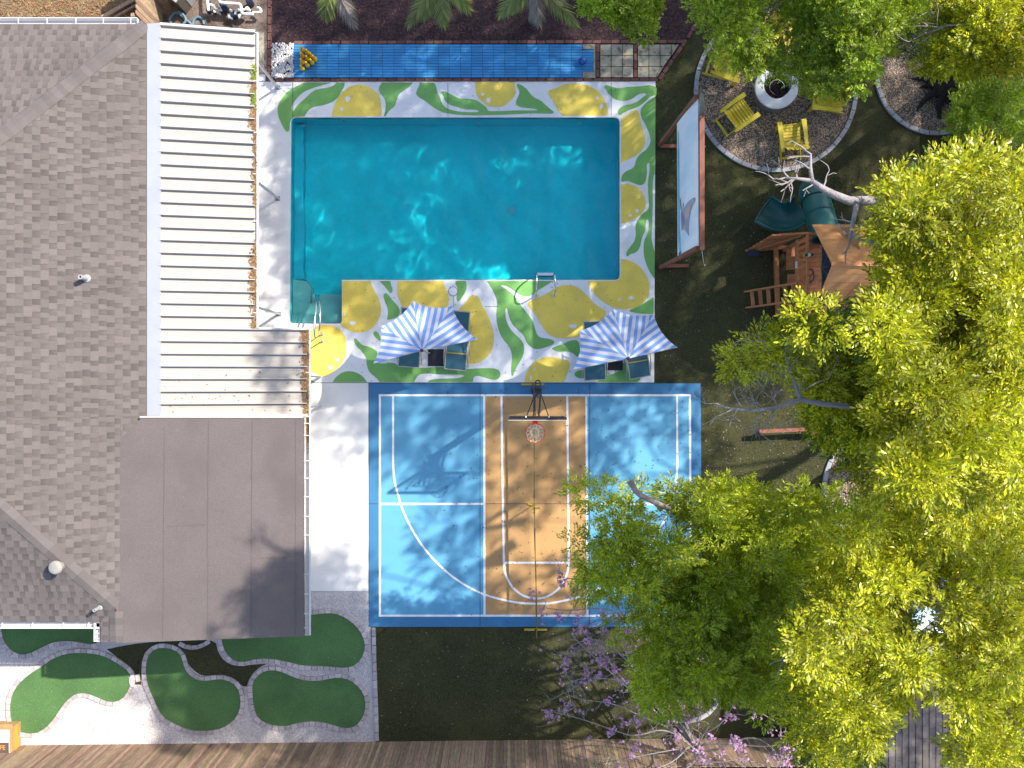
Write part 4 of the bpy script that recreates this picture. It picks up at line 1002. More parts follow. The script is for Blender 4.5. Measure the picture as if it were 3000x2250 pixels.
def parasol(label, fin, tips, base_px, pole_px):
    t = thing('half_parasol', label, 'parasol', tuple(at(*pole_px)), group='striped half parasols over the loungers')
    Z0, ZR = 2.52, 2.28
    f = at(*fin, Z0); T = [at(*q, ZR) for q in tips]
    b = MB(); NS, NU = 10, 10
    # each panel is cut into strips running along its middle line; strips alternate blue and white
    for pi in range(4):
        a, c = T[pi], T[pi + 1]
        mid = (a + c) / 2; ax = mid - f; ax.z = 0; ax.normalize(); tn = Vector((-ax.y, ax.x, 0))
        ta, tc = (a - f).dot(tn), (c - f).dot(tn)
        if ta > tc: a, c, ta, tc = c, a, tc, ta
        ha, hc = (a - f).dot(ax), (c - f).dot(ax)
        step = .082; n0 = math.floor(ta / step); n1 = math.ceil(tc / step)
        def edge_out(s):                  # outer edge, scalloped inwards
            u = (s - ta) / (tc - ta); return ha + (hc - ha) * u - .10 * 4 * u * (1 - u)
        def edge_in(s): return (s / tc * hc) if s > 0 else (s / ta * ha)
        for k in range(n0, n1):
            for sub in range(2):
                s0 = max(ta, (k + sub * .5) * step); s1 = min(tc, (k + sub * .5 + .5) * step)
                if s1 - s0 < 1e-4: continue
                if s0 < 0 < s1: cuts = [(s0, 0), (0, s1)]
                else: cuts = [(s0, s1)]
                for u0, u1 in cuts:
                    m_ = 6; vs = []
                    for j in range(m_ + 1):
                        for s in (u0, u1):
                            i0, o0 = edge_in(s), max(edge_out(s), edge_in(s)); h = i0 + (o0 - i0) * j / m_
                            q = f + ax * h + tn * s
                            rr = h / max(.01, (ha + hc) / 2)
                            q.z = Z0 - (Z0 - ZR) * (rr ** .9) - .05 * math.sin(math.pi * min(1, rr)) * (1 - abs(2 * (s - ta) / (tc - ta) - 1)) 
                            vs.append(q)
                    b.add(vs, [(2 * j, 2 * j + 1, 2 * j + 3, 2 * j + 2) for j in range(m_)], k % 2)
    cn = b.build('canopy', [m_blue, m_white], t)
    b = MB(); b.lathe([(0, .07), (.035, .065), (.045, .03), (.045, -.02), (.02, -.03)], f, 14); b.build('finial', M('dark brown finial', (.05, .025, .03), .5), t, sm=True)
    p = at(*pole_px); b = MB(); b.tube([(p.x, p.y, .06), (f.x, f.y, Z0 - .02)], .02, 10); b.build('pole', m_sand, t, sm=True)
    for q in T:
        b = MB(); b.bar(f + Vector((0, 0, -.09)), q + Vector((0, 0, -.035)), .016, .012); b.build('rib', m_sand, t)
    c = at(*base_px); b = MB(); x, h = .235, .055
    b.hexa([(c.x - x, c.y - x, .036), (c.x + x, c.y - x, .036), (c.x + x, c.y + x, .036), (c.x - x, c.y + x, .036), (c.x - x + .03, c.y - x + .03, .036 + h), (c.x + x - .03, c.y - x + .03, .036 + h), (c.x + x - .03, c.y + x - .03, .036 + h), (c.x - x + .03, c.y + x - .03, .036 + h)])
    b.tube([(c.x + (p.x - c.x) * .9, p.y, .08), (p.x, p.y, .36)], .03, 10)
    b.bar((c.x - x + .05, c.y, .1), (p.x, p.y, .1), .05, .04); b.build('base', m_base, t)
    return t
parasol('blue and white striped half parasol left of the pool ladder', (1235.9, 1026.4), [(1092.7, 1065.2), (1114.4, 955.8), (1209.3, 881.7), (1324, 897), (1400, 993.8)], (1279, 1048), (1262, 1036))
parasol('blue and white striped half parasol overhanging the dark lawn', (1840.8, 1050), [(1677, 1083.4), (1697, 968.6), (1795.6, 903.5), (1915, 920.7), (1984.6, 1017.4)], (1799, 1060), (1810, 1056.5))

def lounger(label):
    t = local(thing('lounger', label, 'lounger', (0, 0, 0), 0, 'mesh loungers under the parasols'))
    wd = .54
    def panel(name, a, c, w_=wd):
        b = MB(); n = 5; vs = []
        for i in range(n + 1):
            u = i / n; p = Vector(a).lerp(Vector(c), u)
            for s in (-1, -.5, 0, .5, 1): vs.append((s * w_ / 2, p.y, p.z - .02 * math.sin(math.pi * u) * (1 - s * s)))
        k = 5
        b.add(vs, [(i * k + j, i * k + j + 1, (i + 1) * k + j + 1, (i + 1) * k + j) for i in range(n) for j in range(k - 1)]); b.build(name, m_mesh, t)
    panel('leg_rest', (0, 0, .30), (0, .43, .42)); panel('seat', (0, .45, .42), (0, .92, .36)); panel('backrest', (0, .94, .38), (0, 1.55, .74), wd * .96)
    b = MB(); b.bar((-wd / 2, .44, .425), (wd / 2, .44, .425), .035, .03); b.build('hinge_bar', m_ystrap, t)
    b = MB()
    for s in (-1, 1):
        b.tube(open_smooth([(s * .285, .0, .30), (s * .285, .44, .42), (s * .285, .93, .36), (s * .275, 1.57, .75)], 1), .014, 6)
    b.tube([(-.275, 1.57, .75), (.275, 1.57, .75)], .014, 6); b.tube([(-.285, 0, .30), (.285, 0, .30)], .014, 6)
    b.build('frame', m_sand, t)
    for s in (-1, 1):
        b = MB(); b.tube(open_smooth([(s * .33, .10, .035), (s * .325, .36, .5), (s * .325, .62, .6), (s * .325, 1.05, .62)], 2), .016, 6); b.tube([(s * .325, 1.0, .61), (s * .33, .45, .035)], .014, 6); b.tube([(s * .325, .62, .6), (s * .33, 1.25, .035)], .014, 6); b.build('arm_leg', m_sand, t)
    b = MB(); b.bar((0, .02, .035), (0, .06, .3), .03, .03); b.bar((-.0, .03, .05), (.3, .14, .05), .02, .02); b.build('foot_prop', m_sand, t)
    return t
L0 = lounger('blue green mesh lounger right of the black parasol base, left parasol')
lp = [((1333, 1083), -.10, 'blue green mesh lounger right of the black parasol base, left parasol'),
      ((1197, 1075), -.08, 'mesh lounger mostly hidden under the left tip of the left parasol'),
      ((1744, 1113), .05, 'mesh lounger left of the black base under the right parasol'),
      ((1876, 1106), .17, 'mesh lounger nearest the dark lawn with its foot turned outward')]
for i, (pp, rz, lb) in enumerate(lp):
    p = at(*pp, .3)
    if i == 0: L0.location = (p.x, p.y, 0); L0.rotation_euler = (0, 0, rz)
    else: dup(L0, (p.x, p.y, 0), rz, lb)

# bowling pins and ball
b = MB(); b.lathe([(0, 0), (.04, 0), (.055, .04), (.064, .10), (.055, .17), (.03, .24), (.023, .27), (.028, .30), (.034, .335), (.03, .365), (.017, .385), (0, .39)], (0, 0, 0), 14)
pin_me = b.mesh('bowling_pin', m_pin, sm=True)
b = MB(); b.lathe([(.0265, .238), (.0295, .242), (.0265, .256), (.0235, .262)], (0, 0, 0), 12); band_me = b.mesh('neck_band', M('pale pin band', (.6, .25, .02), .4), sm=True)
pins = [((889, 151), 'top corner'), ((889, 168.8), 'second from the top of the back row'), ((888.8, 186.5), 'third from the top of the back row'), ((888.8, 205), 'bottom corner'),
        ((904, 159), 'top of the three pin row'), ((904.5, 177.5), 'middle of the three pin row'), ((903.5, 195), 'bottom of the three pin row'),
        ((916, 169.5), 'upper of the two pin row'), ((916.5, 187), 'lower of the two pin row'), ((925, 177), 'tip facing the blue ball')]
for pp, lb in pins:
    p = at(*pp, .04)
    o = bpy.data.objects.new('bowling_pin', pin_me); C.objects.link(o); o.location = (p.x, p.y, .045); o['category'] = 'bowling pin'; o['group'] = 'yellow bowling pins on the lane'
    o['label'] = 'yellow bowling pin, ' + lb + ' of the triangle'
    o.rotation_euler = (0, 0, R.uniform(0, 6))
    q = bpy.data.objects.new('neck_band', band_me); C.objects.link(q); q.parent = o
p = at(1707, 178, .14); b = MB()
b.lathe([(.108 * math.sin(math.pi * k / 14), -.108 * math.cos(math.pi * k / 14)) for k in range(15)], (p.x, p.y, .153), 22)
o = b.build('bowling_ball', m_ball, None, sm=True, label='dark blue bowling ball resting at the right end of the lane', category='ball')

# pump equipment
eq = thing('pool_plumbing', 'white pvc pool pipes and pump valves on the stained pad', 'pool pump', tuple(at(680, 30)))
z4 = lambda p, z: [at(400 + a / 4.424, b_ / 4.424, z) for a, b_ in p]
for pts, z, r in (([(915, -200), (918, 0), (928, 110), (935, 140)], .35, .042), ([(935, 60), (985, 65), (1005, 100), (1012, 165)], .30, .036), ([(1065, -200), (1070, 0), (1082, 38), (1330, 48), (1352, 70), (1362, 165), (1385, 182), (1520, 182)], .5, .042),
                  ([(1500, 158), (1610, 162), (1618, 140), (1590, 100), (1560, 96)], .3, .036), ([(1095, 90), (1100, 140)], .3, .05), ([(1205, 130), (1230, 140), (1250, 200)], .25, .036), ([(1190, 215), (1250, 230)], .2, .055), ([(1330, 195), (1350, 235)], .2, .06), ([(1280, 190), (1290, 130), (1420, 125)], .3, .036), ([(1030, 115), (1090, 190)], .18, .022)):
    b = MB(); b.tube(open_smooth(z4(pts, z), 1), r, 10); b.build('pipe', m_pvc, eq, sm=True)
for (x, y), z, r, h, mt in (((1160, 130), .12, .1, .25, m_navy), ((1280, 215), .1, .09, .2, m_navy), ((950, 160), .1, .06, .2, m_navy), ((1020, 178), .1, .05, .2, m_navy), ((1040, 95), .3, .085, .08, m_sand), ((1455, 140), .3, .06, .2, m_pvc), ((1490, 60), .1, .09, .35, m_navy)):
    p = z4([(x, y)], z)[0]; b = MB(); b.lathe([(0, h), (r * .7, h), (r, h * .8), (r, 0), (0, 0)], (p.x, p.y, p.z), 14); b.build('valve', mt, eq, sm=False)
for pts, z in (([(900, -250), (905, 10), (940, 150)], .1),):
    b = MB(); b.bar(z4([(1100, 60)], .05)[0], z4([(1560, 60)], .05)[0], .35, .1); b.build('pump_plinth', m_pad, eq)
ht = thing('pool_heater', 'grey metal pool heater cabinet beside the fence at the top', 'heater', tuple(at(545, -14)))
c = at(552, -20); an = math.radians(-36)
b = MB(); b.box((c.x, c.y, .46), (.62, .98, .86), an); b.build('cabinet', m_grey, ht)
b = MB(); b.box((c.x, c.y, .905), (.66, 1.02, .03), an); b.build('top_panel', m_greyl, ht)
b = MB(); q = Vector((math.cos(an), math.sin(an), 0)); b.box((c.x + q.x * .315, c.y + q.y * .315, .46), (.012, .5, .8), an); b.build('side_panel', m_greyl, ht)
hs = thing('hose', 'coiled blue grey pool hose lying at the edge of the patio cover', 'hose', tuple(at(550, 62)))
b = MB(); pts = []
for k in range(60):
    a = k / 60 * 4.6 * 2 * math.pi / 2; cc = at(522, 63); r_ = .20 + .012 * math.sin(k)
    pts.append((cc.x + r_ * math.cos(a) * 1.05 + .015 * k / 20, cc.y + r_ * math.sin(a), .05 + .002 * k))
q = at(568, 78); pts += [(q.x, q.y, .06)]
for k in range(14):
    a = math.pi * (1 - k / 13); cc = at(583, 74); pts.append((cc.x + .15 * math.cos(a), cc.y + .2 * math.sin(a), .06))
b.tube(open_smooth(pts, 1), .034, 8); b.build('hose_coil', m_hose, hs, sm=True)

# cardboard box and paper by the lower left edge
bx = thing('cardboard_box', 'white topped cardboard box at the lower left edge by the fence', 'box', tuple(at(30, 2150)))
nx0, ny0 = at(62, 2112)[:2]; hh = .55
x0, x1, ya, yb = nx0 - .95, nx0, ny0 - .78, ny0
b = MB(); b.box(((x0 + x1) / 2, (ya + yb) / 2, hh / 2 + .01), (x1 - x0, yb - ya, hh)); b.build('carton', m_card, bx)
b = MB(); b.box(((x0 + x1) / 2 - .01, (ya + yb) / 2 - .02, hh + .013), (x1 - x0 - .04, yb - ya - .06, .004)); b.build('printed_top', m_cardw, bx)
b = MB(); b.bar((x0, yb + .005, hh - .0), (x1 + .03, yb + .02, hh - .03), .14, .006, (0, 0, 1)); b.build('flap', m_card, bx)
b = MB(); k = (H - hh) / F
lx0, lx1, ly0, ly1 = (-20 - 1500) * k, (27 - 1500) * k, (1125 - 2206) * k, (1125 - 2175) * k
b.box(((lx0 + lx1) / 2, (ly0 + ly1) / 2, hh + .018), (lx1 - lx0, ly1 - ly0, .004)); lbl = b.build('printed_label', m_dark, bx)
cu = bpy.data.curves.new('lettering', 'FONT'); cu.body = 'FE'; cu.size = .165; cu.align_x = 'RIGHT'; cu.align_y = 'CENTER'; cu.extrude = .001; cu.materials.append(m_orange); cu.space_character = .95
tmp = bpy.data.objects.new('lettering_curve', cu); lm = bpy.data.meshes.new_from_object(tmp); bpy.data.objects.remove(tmp)
lm.name = 'lettering'
to = bpy.data.objects.new('lettering', lm); C.objects.link(to); to.parent = lbl; to.location = Vector(((17 - 1500) * k, (1125 - 2190) * k, hh + .0225)) - Vector(ORI[bx.name])
b = MB(); b.box((x1 + .003, (ya + yb) / 2, hh / 2), (.004, yb - ya - .05, .16)); b.build('side_tape', m_orange, bx)
b = MB(); p = at(-4, 2000, .05)
b.sheet([[(p.x - .1, p.y - .14), (p.x + .1, p.y - .1), (p.x + .085, p.y + .13), (p.x - .12, p.y + .12)]], lambda x, y: .07 + .02 * math.sin(20 * x + 9 * y), -.012)
pb = b.build('paper_packet', m_cardw, None, label='blue and white packet on the gravel at the left edge', category='packet')
b = MB(); b.sheet([[(p.x + .02, p.y - .02), (p.x + .088, p.y + .0), (p.x + .08, p.y + .11), (p.x + .01, p.y + .09)]], lambda x, y: .074 + .02 * math.sin(20 * x + 9 * y)); b.build('printed_patch', M('blue print', (.08, .12, .4), .6), pb)

# ------------------------------------------------------------------ basketball hoop, net
hp = thing('basketball_hoop', 'basketball hoop with black pole and framed backboard over the tan key', 'basketball hoop', tuple(at(1567, 1150)))
p = at(1567, 1146); px_, py_ = p.x, p.y
b = MB(); b.bar((px_, py_, .02), (px_, py_, 3.25), .13, .13, (0, 1, 0)); b.box((px_, py_, .035), (.17, .17, .03)); b.build('pole', m_black, hp)
BB = Vector((.60, -.815, 0)); zb0, zb1 = 2.92, 3.93; bw = 1.37
b = MB()
b.box((BB.x, BB.y, zb1 - .02), (bw, .055, .04)); b.box((BB.x, BB.y, zb0 + .02), (bw, .055, .04))
for s in (-1, 1): b.box((BB.x + s * (bw / 2 - .02), BB.y, (zb0 + zb1) / 2), (.04, .055, zb1 - zb0 - .08))
b.build('board_frame', m_black, hp)
m_glass = M('tempered glass', (.8, .85, .85), .05); 
t_ = m_glass.node_tree; tb_ = t_.nodes.new('ShaderNodeBsdfTransparent'); mxs = t_.nodes.new('ShaderNodeMixShader'); mxs.inputs[0].default_value = .2
t_.links.new(tb_.outputs[0], mxs.inputs[1]); t_.links.new(t_.nodes['Principled BSDF'].outputs[0], mxs.inputs[2]); t_.links.new(mxs.outputs[0], t_.nodes['Material Output'].inputs['Surface'])
b = MB(); b.box((BB.x, BB.y - .01, (zb0 + zb1) / 2), (bw - .08, .012, zb1 - zb0 - .08)); b.build('glass_panel', m_glass, hp)
b = MB()
for s in (-1, 1): b.box((BB.x + s * .3, BB.y - .0185, 3.32), (.05, .004, .45))
b.box((BB.x, BB.y - .0185, 3.57), (.65, .004, .05)); b.box((BB.x, BB.y - .0185, 3.12), (.55, .004, .05)); b.build('target_square', m_line, hp)
b = MB(); b.box((BB.x, BB.y - .03, zb0 - .012), (bw, .02, .025)); b.box((BB.x, BB.y - .031, zb1 - .012), (bw, .012, .024)); b.build('edge_strip', m_trim, hp)
for s in (-1, 1):
    b = MB(); b.bar((px_ + s * .062, py_ - .02, 3.45), (BB.x + s * .065 - .02, BB.y + .04, 3.62), .028, .05); b.bar((px_ + s * .062, py_ - .02, 2.95), (BB.x + s * .065 - .02, BB.y + .04, 3.1), .028, .05); b.build('support_arm', m_black, hp)
    b = MB(); b.tube([(px_ + s * .075, py_ - .06, 3.3), (BB.x + s * .27, BB.y + .03, 3.78)], .012, 8); b.build('brace', m_black, hp)
    b = MB(); b.box((BB.x + s * .27, BB.y + .04, 3.8), (.03, .05, .05)); b.build('bracket', m_trim, hp)
b = MB(); b.bar((px_ - .085, py_ + .02, 3.48), (px_ - .07, BB.y + .05, 3.48), .02, .04); b.box((px_, py_ - .02, 3.3), (.17, .19, .12)); b.box((px_ + .0, py_ + .09, 3.42), (.17, .03, .03)); b.build('crank_mount', m_black, hp)
b = MB(); b.tube([(px_ + .065 * math.cos(a) - .005, py_ + .205 + .08 * math.sin(a), 3.42) for a in [2 * math.pi * k / 18 for k in range(18)]], .014, 6, closed=True); b.tube([(px_ - .06, py_ + .205, 3.42), (px_ + .05, py_ + .205, 3.42)], .012, 6); b.build('crank_wheel', m_black, hp, sm=True)
b = MB(); b.tube([(px_ + .01, py_ - .1, 3.36), (px_ + .01, py_ - .1, 3.5)], .05, 12); b.build('actuator', M('grey actuator', (.07, .07, .075), .4), hp)
rc = at(1567.8, 1269, 3.05)
b = MB(); b.tube([(rc.x + .235 * math.cos(a), rc.y + .235 * math.sin(a), 3.05) for a in [2 * math.pi * k / 40 for k in range(40)]], .010, 8, closed=True); b.build('rim', m_redrim, hp, sm=True)
b = MB(); b.box((rc.x, rc.y + .29, 3.04), (.125, .13, .03)); b.box((rc.x, rc.y + .352, 2.98), (.125, .02, .15)); b.build('rim_bracket', M('red steel', (.5, .01, .012), .4), hp)
b = MB(); n = 12
for k in range(n):
    a = 2 * math.pi * k / n; st = math.pi / n
    P = lambda an, r, z: (rc.x + r * math.cos(an), rc.y + r * math.sin(an), z)
    for sg in (-1, 1):
        b.tube([P(a, .228, 3.04), P(a + sg * st * .75, .20, 2.98), P(a + sg * st, .165, 2.9), P(a + sg * st * 1.0, .13, 2.78), P(a, .105, 2.7), P(a - sg * st, .10, 2.62), P(a, .085, 2.57)], .0055, 5)
b.tube([(rc.x + .088 * math.cos(a), rc.y + .088 * math.sin(a), 2.62) for a in [2 * math.pi * k / 20 for k in range(20)]], .007, 5, closed=True)
b.build('net', m_net, hp)

vn = thing('court_net', 'portable court net with yellow top tape running down the tan key', 'net', tuple(at(1562, 1480)))
a = at(1560, 1126); c = at(1569, 1843)
for q in (a, c):
    b = MB(); b.bar((q.x - .31, q.y, .06), (q.x + .31, q.y, .06), .05, .05); b.build('foot_bar', M('yellow steel', (.5, .33, .04), .45), vn) if q is a else b.build('foot_bar', bpy.data.materials['yellow steel'], vn)
    b = MB(); b.tube([(q.x, q.y, .05), (q.x, q.y, .95)], .022, 8); b.build('net_post', m_black, vn)
mm = a.lerp(c, .49)
b = MB(); b.tube([(mm.x, mm.y, .03), (mm.x, mm.y, .9)], .016, 8); b.bar((mm.x - .02, mm.y - .02, .05), (mm.x - .18, mm.y + .02, .05), .04, .04); b.bar((mm.x - .14, mm.y, .88), (mm.x + .14, mm.y + .01, .88), .06, .02); b.build('centre_post', bpy.data.materials['yellow steel'], vn)
sag = lambda u: .93 - .05 * math.sin(math.pi * u)
pt = lambda u, z: Vector((a.x + (c.x - a.x) * u + .012 * math.sin(9 * u), a.y + (c.y - a.y) * u, z))
for k in range(14):
    b = MB()
b = MB()
for k in range(14): b.bar(pt(k / 14, sag(k / 14)), pt((k + 1) / 14, sag((k + 1) / 14)), .032, .05, (0, 0, 1))
b.build('top_tape', m_tape, vn)
b = MB()
for k in range(150):
    u = (k + .5) / 150; b.bar(pt(u, .16), pt(u, sag(u) - .02), .003, .003, (1, 0, 0))
for k in range(15):
    z = .16 + k * .05
    for j in range(6): b.bar(pt(j / 6, z), pt((j + 1) / 6, z), .003, .003)
b.build('netting', m_black, vn)
b = MB(); b.tube([tuple(at(1568, 1843, .9)), tuple(at(1569.5, 1872, .02))], .008, 6); b.build('guy_rope', m_black, vn)

# ------------------------------------------------------------------ film screen
sc = thing('outdoor_screen', 'large outdoor film screen in a timber frame showing sky and a winged shape', 'screen', tuple(at(1990, 560)))
m_sky = bpy.data.materials.new('projected sky print'); m_sky.use_nodes = True
t = m_sky.node_tree; N = t.nodes; L = t.links; bs = N['Principled BSDF']; bs.inputs['Roughness'].default_value = .6
tc = N.new('ShaderNodeNewGeometry'); mp = N.new('ShaderNodeMapping'); mp.inputs['Scale'].default_value = (1, 1.1, .45); mp.inputs['Rotation'].default_value = (.5, 0, 0)
nz = N.new('ShaderNodeTexNoise'); nz.inputs['Scale'].default_value = 1.3; nz.inputs['Detail'].default_value = 4
cr = N.new('ShaderNodeValToRGB'); cr.color_ramp.elements[0].position = .36; cr.color_ramp.elements[0].color = (.68, .76, .88, 1); cr.color_ramp.elements[1].position = .56; cr.color_ramp.elements[1].color = (.88, .89, .92, 1)
L.new(tc.outputs['Position'], mp.inputs[0]); L.new(mp.outputs[0], nz.inputs['Vector']); L.new(nz.outputs['Fac'], cr.inputs[0]); L.new(cr.outputs[0], bs.inputs['Base Color'])
n0, s0 = Vector((4.12, 6.506, 2.39)), Vector((4.136, 3.198, 2.39)); n1, s1 = Vector((4.287, 6.568, 4.3)), Vector((4.30, 3.186, 4.3))
def onscr(u, v, off=0):                     # u from north to south, v from bottom to top
    p = n0.lerp(s0, u).lerp(n1.lerp(s1, u), v); p.x -= off + .02 * math.sin(math.pi * v) - .015 * math.sin(7 * u) * v * (1 - v); return p
b = MB(); gu, gv = 14, 8
vs = [onscr(i / gu, j / gv) for i in range(gu + 1) for j in range(gv + 1)] + [onscr(i / gu, j / gv, -.012) for i in range(gu + 1) for j in range(gv + 1)]
k = (gu + 1) * (gv + 1); fs = []
for i in range(gu):
    for j in range(gv):
        f_ = (i * (gv + 1) + j, i * (gv + 1) + j + 1, (i + 1) * (gv + 1) + j + 1, (i + 1) * (gv + 1) + j); fs += [f_, tuple(q + k for q in f_[::-1])]
b.add(vs, fs); ban = b.build('banner', m_sky, sc, sm=True)
def scr_px(x, y):                           # enlarged view of the screen -> u, v on the banner
    px, py = 1880 + x / 3.016, 250 + y / 3.016
    v = min(1, max(0, (x - 312) / (497 - 312)))
    yn = 335 + (105 - 335) * v; ys = 1510 + (1420 - 1510) * v
    return ((y - yn) / (ys - yn), .03 + .94 * v)
def figure(pts, mat, off):
    q = smooth(pts, 2); uv = [scr_px(*p) for p in q]
    tri = tessellate_polygon([[Vector((u, v, 0)) for u, v in uv]])
    b = MB(); b.add([onscr(u, v, off) for u, v in uv], tri); b.build('printed_figure', mat, ban)
figure([(350,1120),(372,1090),(395,1060),(430,1010),(478,975),(485,1010),(450,1080),(430,1180),(425,1290),(430,1340),(400,1290),(370,1265),(358,1300),(350,1230),(348,1170)], M('warm grey print', (.42, .38, .42), .6, .2, 4), .006)
figure([(395,1110),(440,1040),(450,1060),(430,1130),(415,1180),(395,1200)], M('peach print', (.62, .42, .36), .6, .1, 4), .009)
figure([(352,1130),(362,1110),(385,1150),(395,1210),(370,1250),(354,1220)], M('violet print', (.27, .24, .42), .6, .2, 5), .009)
figure([(340,1000),(345,985),(358,1100),(352,1120)], m_dark, .009); figure([(375,1040),(384,1030),(372,1100),(366,1100)], bpy.data.materials['violet print'], .009)
figure([(314,400),(330,400),(334,1000),(340,1400),(350,1490),(316,1500),(312,1000)], M('teal edge print', (.22, .5, .66), .6, .2, 3), .005)
figure([(316,1495),(330,1478),(355,1470),(345,1490),(325,1505)], M('dark teal print', (.03, .1, .13), .6), .009)
for (x, y0_), yt in (((4.055, 3.18), 3.13), ((4.04, 6.55), 6.62)):
    b = MB(); b.bar((x, y0_, 0), (x + .215, yt, 4.33), .09, .09, (1, 0, 0)); b.build('post', m_red, sc)
    b = MB(); b.bar((x, y0_ + (.04 if y0_ < 5 else -.04), .05), (x + .78, y0_ + (.06 if y0_ < 5 else -.06), .05), .09, .09); b.build('foot', m_red, sc)
b = MB(); b.bar((4.36, 3.08, 4.36), (4.36, 6.18, 4.36), .115, .11); b.build('top_beam', m_red, sc)
b = MB(); b.bar((4.36, 6.185, 4.36), (4.36, 6.66, 4.36), .10, .105); b.build('beam_end', m_slab, sc)
for q, e in (((4.37, 3.1, 4.3), at(2063, 778)), ((4.37, 6.3, 4.3), at(2064, 432))):
    b = MB(); b.tube([q, tuple(e)], .006, 5); b.tube([(e.x, e.y, .0), (e.x, e.y, .12)], .012, 6); b.build('guy_rope', m_net, sc)

# ------------------------------------------------------------------ fire pit and chairs
fp = thing('fire_pit', 'round fire pit with white cap ring and stacked grey blocks', 'fire pit', tuple(at(2263, 270)))
q = at(2263, 270); bxx, byy = q.x, q.y
for row in range(3):
    for k in range(16):
        a0 = 2 * math.pi * (k + .5 * (row % 2)) / 16; a1 = a0 + 2 * math.pi / 16 - .02; b = MB(); z0_, z1_ = row * .13, row * .13 + .124
        ro = .575 + R.uniform(-.008, .008); ri = .36
        b.hexa([(bxx + r_ * math.cos(a_), byy + r_ * math.sin(a_), z) for z in (z0_, z1_) for r_, a_ in ((ri, a0), (ro, a0), (ro, a1), (ri, a1))]); b.build('block', m_stone, fp)
def wob(a): return .035 * math.sin(2 * a + 1) + .02 * math.sin(3 * a)
b = MB(); n = 40; vs = []
for r_, z in ((.58, .39), (.585, .43), (.57, .455), (.36, .455), (.345, .44), (.345, .39)):
    for k in range(n):
        a = 2 * math.pi * k / n; rr = r_ + (wob(a) if r_ < .4 else .3 * wob(a)); vs.append((bxx + rr * math.cos(a) + (.03 if r_ < .4 else 0), byy + rr * math.sin(a) + (.03 if r_ < .4 else 0), z))
b.add(vs, [(i * n + j, i * n + (j + 1) % n, (i + 1) * n + (j + 1) % n, (i + 1) * n + j) for i in range(5) for j in range(n)]); b.build('cap_ring', m_cap, fp)
b = MB(); rg = random.Random(4)
for k in range(420):
    a = rg.uniform(0, 6.28); r_ = .34 * math.sqrt(rg.random()); s = rg.uniform(.018, .034); c = Vector((bxx + .02 + r_ * math.cos(a), byy + .02 + r_ * math.sin(a), .34 + rg.uniform(0, .03)))
    vs = [c + Vector((rg.uniform(.7, 1.2) * s * x, rg.uniform(.7, 1.2) * s * y, rg.uniform(.7, 1.2) * s * z)) for x, y, z in ((1, 0, 0), (0, 1, 0), (-1, 0, 0), (0, -1, 0), (0, 0, 1), (0, 0, -1))]
    b.add(vs, [(0, 1, 4), (1, 2, 4), (2, 3, 4), (3, 0, 4), (1, 0, 5), (2, 1, 5), (3, 2, 5), (0, 3, 5)])
b.build('lava_rock', m_lava, fp, kind='stuff')
b = MB(); b.tube([(bxx + .02 + .2 * math.cos(a), byy + .02 + .2 * math.sin(a), .385) for a in [2 * math.pi * k / 20 for k in range(15)]], .009, 6); b.build('burner_ring', m_alu, fp)

def adirondack(label):                      # faces +x
    t = local(thing('garden_chair', label, 'chair', (0, 0, 0), 0, 'yellow slatted chairs around the fire pit'))
    seat = lambda x: .36 - (.28 - x) * .20
    for i in range(6):
        x = .25 - i * .083; b = MB(); b.box((x, 0, seat(x)), (.074, .52, .02)); b.build('seat_slat', m_yellow, t)
    b = MB(); b.box((.295, 0, .335), (.022, .54, .1)); b.build('front_apron', m_yellow, t)
    for i in range(6):
        s = i - 2.5; b = MB(); y0_ = s * .083; y1_ = s * .108; h = .80 - .028 * abs(s) ** 1.6
        p0 = Vector((-.19, y0_, .24)); d = Vector((-.36, y1_ - y0_, .80)).normalized(); p1 = p0 + d * h
        b.bar(p0, p1, .076, .018, (1, 0, .45)) ; b.build('back_slat', m_yellow, t)
    for z, x in ((.36, -.225), (.72, -.385)):
        b = MB(); b.bar((x - .02, -.28, z), (x - .02, .28, z), .03, .06); b.build('back_rail', m_yellow, t)
    for s in (-1, 1):
        y = s * .325
        b = MB(); q = [(.36, y - .065), (.36, y + .065), (.1, y + .065 if s > 0 else y + .05), (-.46, y + .04), (-.46, y - .04), (.1, y - .05 if s > 0 else y - .065)]
        q = ccw(q); b.sheet([q], .575, .553); b.build('arm', m_yellow, t)
        b = MB(); b.bar((.29, s * .29, 0), (.29, s * .29, .55), .1, .025, (0, 1, 0)); b.build('front_leg', m_yellow, t)
        b = MB(); b.bar((.30, s * .265, .30), (-.62, s * .265, .035), .022, .11); b.build('side_rail', m_yellow, t)
    b = MB(); b.bar((-.53, -.26, .1), (-.53, .26, .1), .06, .022); b.build('stretcher', m_yellow, t)
    return t
ch = [((2166, 334), 36, 'yellow slatted garden chair nearest the film screen'),
      ((2317, 398), 97, 'yellow slatted garden chair straight below the fire pit'),
      ((2414, 289), 175, 'yellow slatted garden chair right of the fire pit with fanned back facing out'),
      ((2136, 200), -19, 'yellow slatted garden chair half hidden by leaves left of the fire pit'),
      ((2275, 104), -93, 'yellow slatted garden chair above the fire pit seen through branches')]
A0 = adirondack(ch[0][2])
for i, (pp, an, lb) in enumerate(ch):
    p = at(*pp, .35); loc = (p.x, p.y, .02)
    if i == 0: A0.location = loc; A0.rotation_euler = (0, 0, math.radians(an))
    else: dup(A0, loc, math.radians(an), lb)

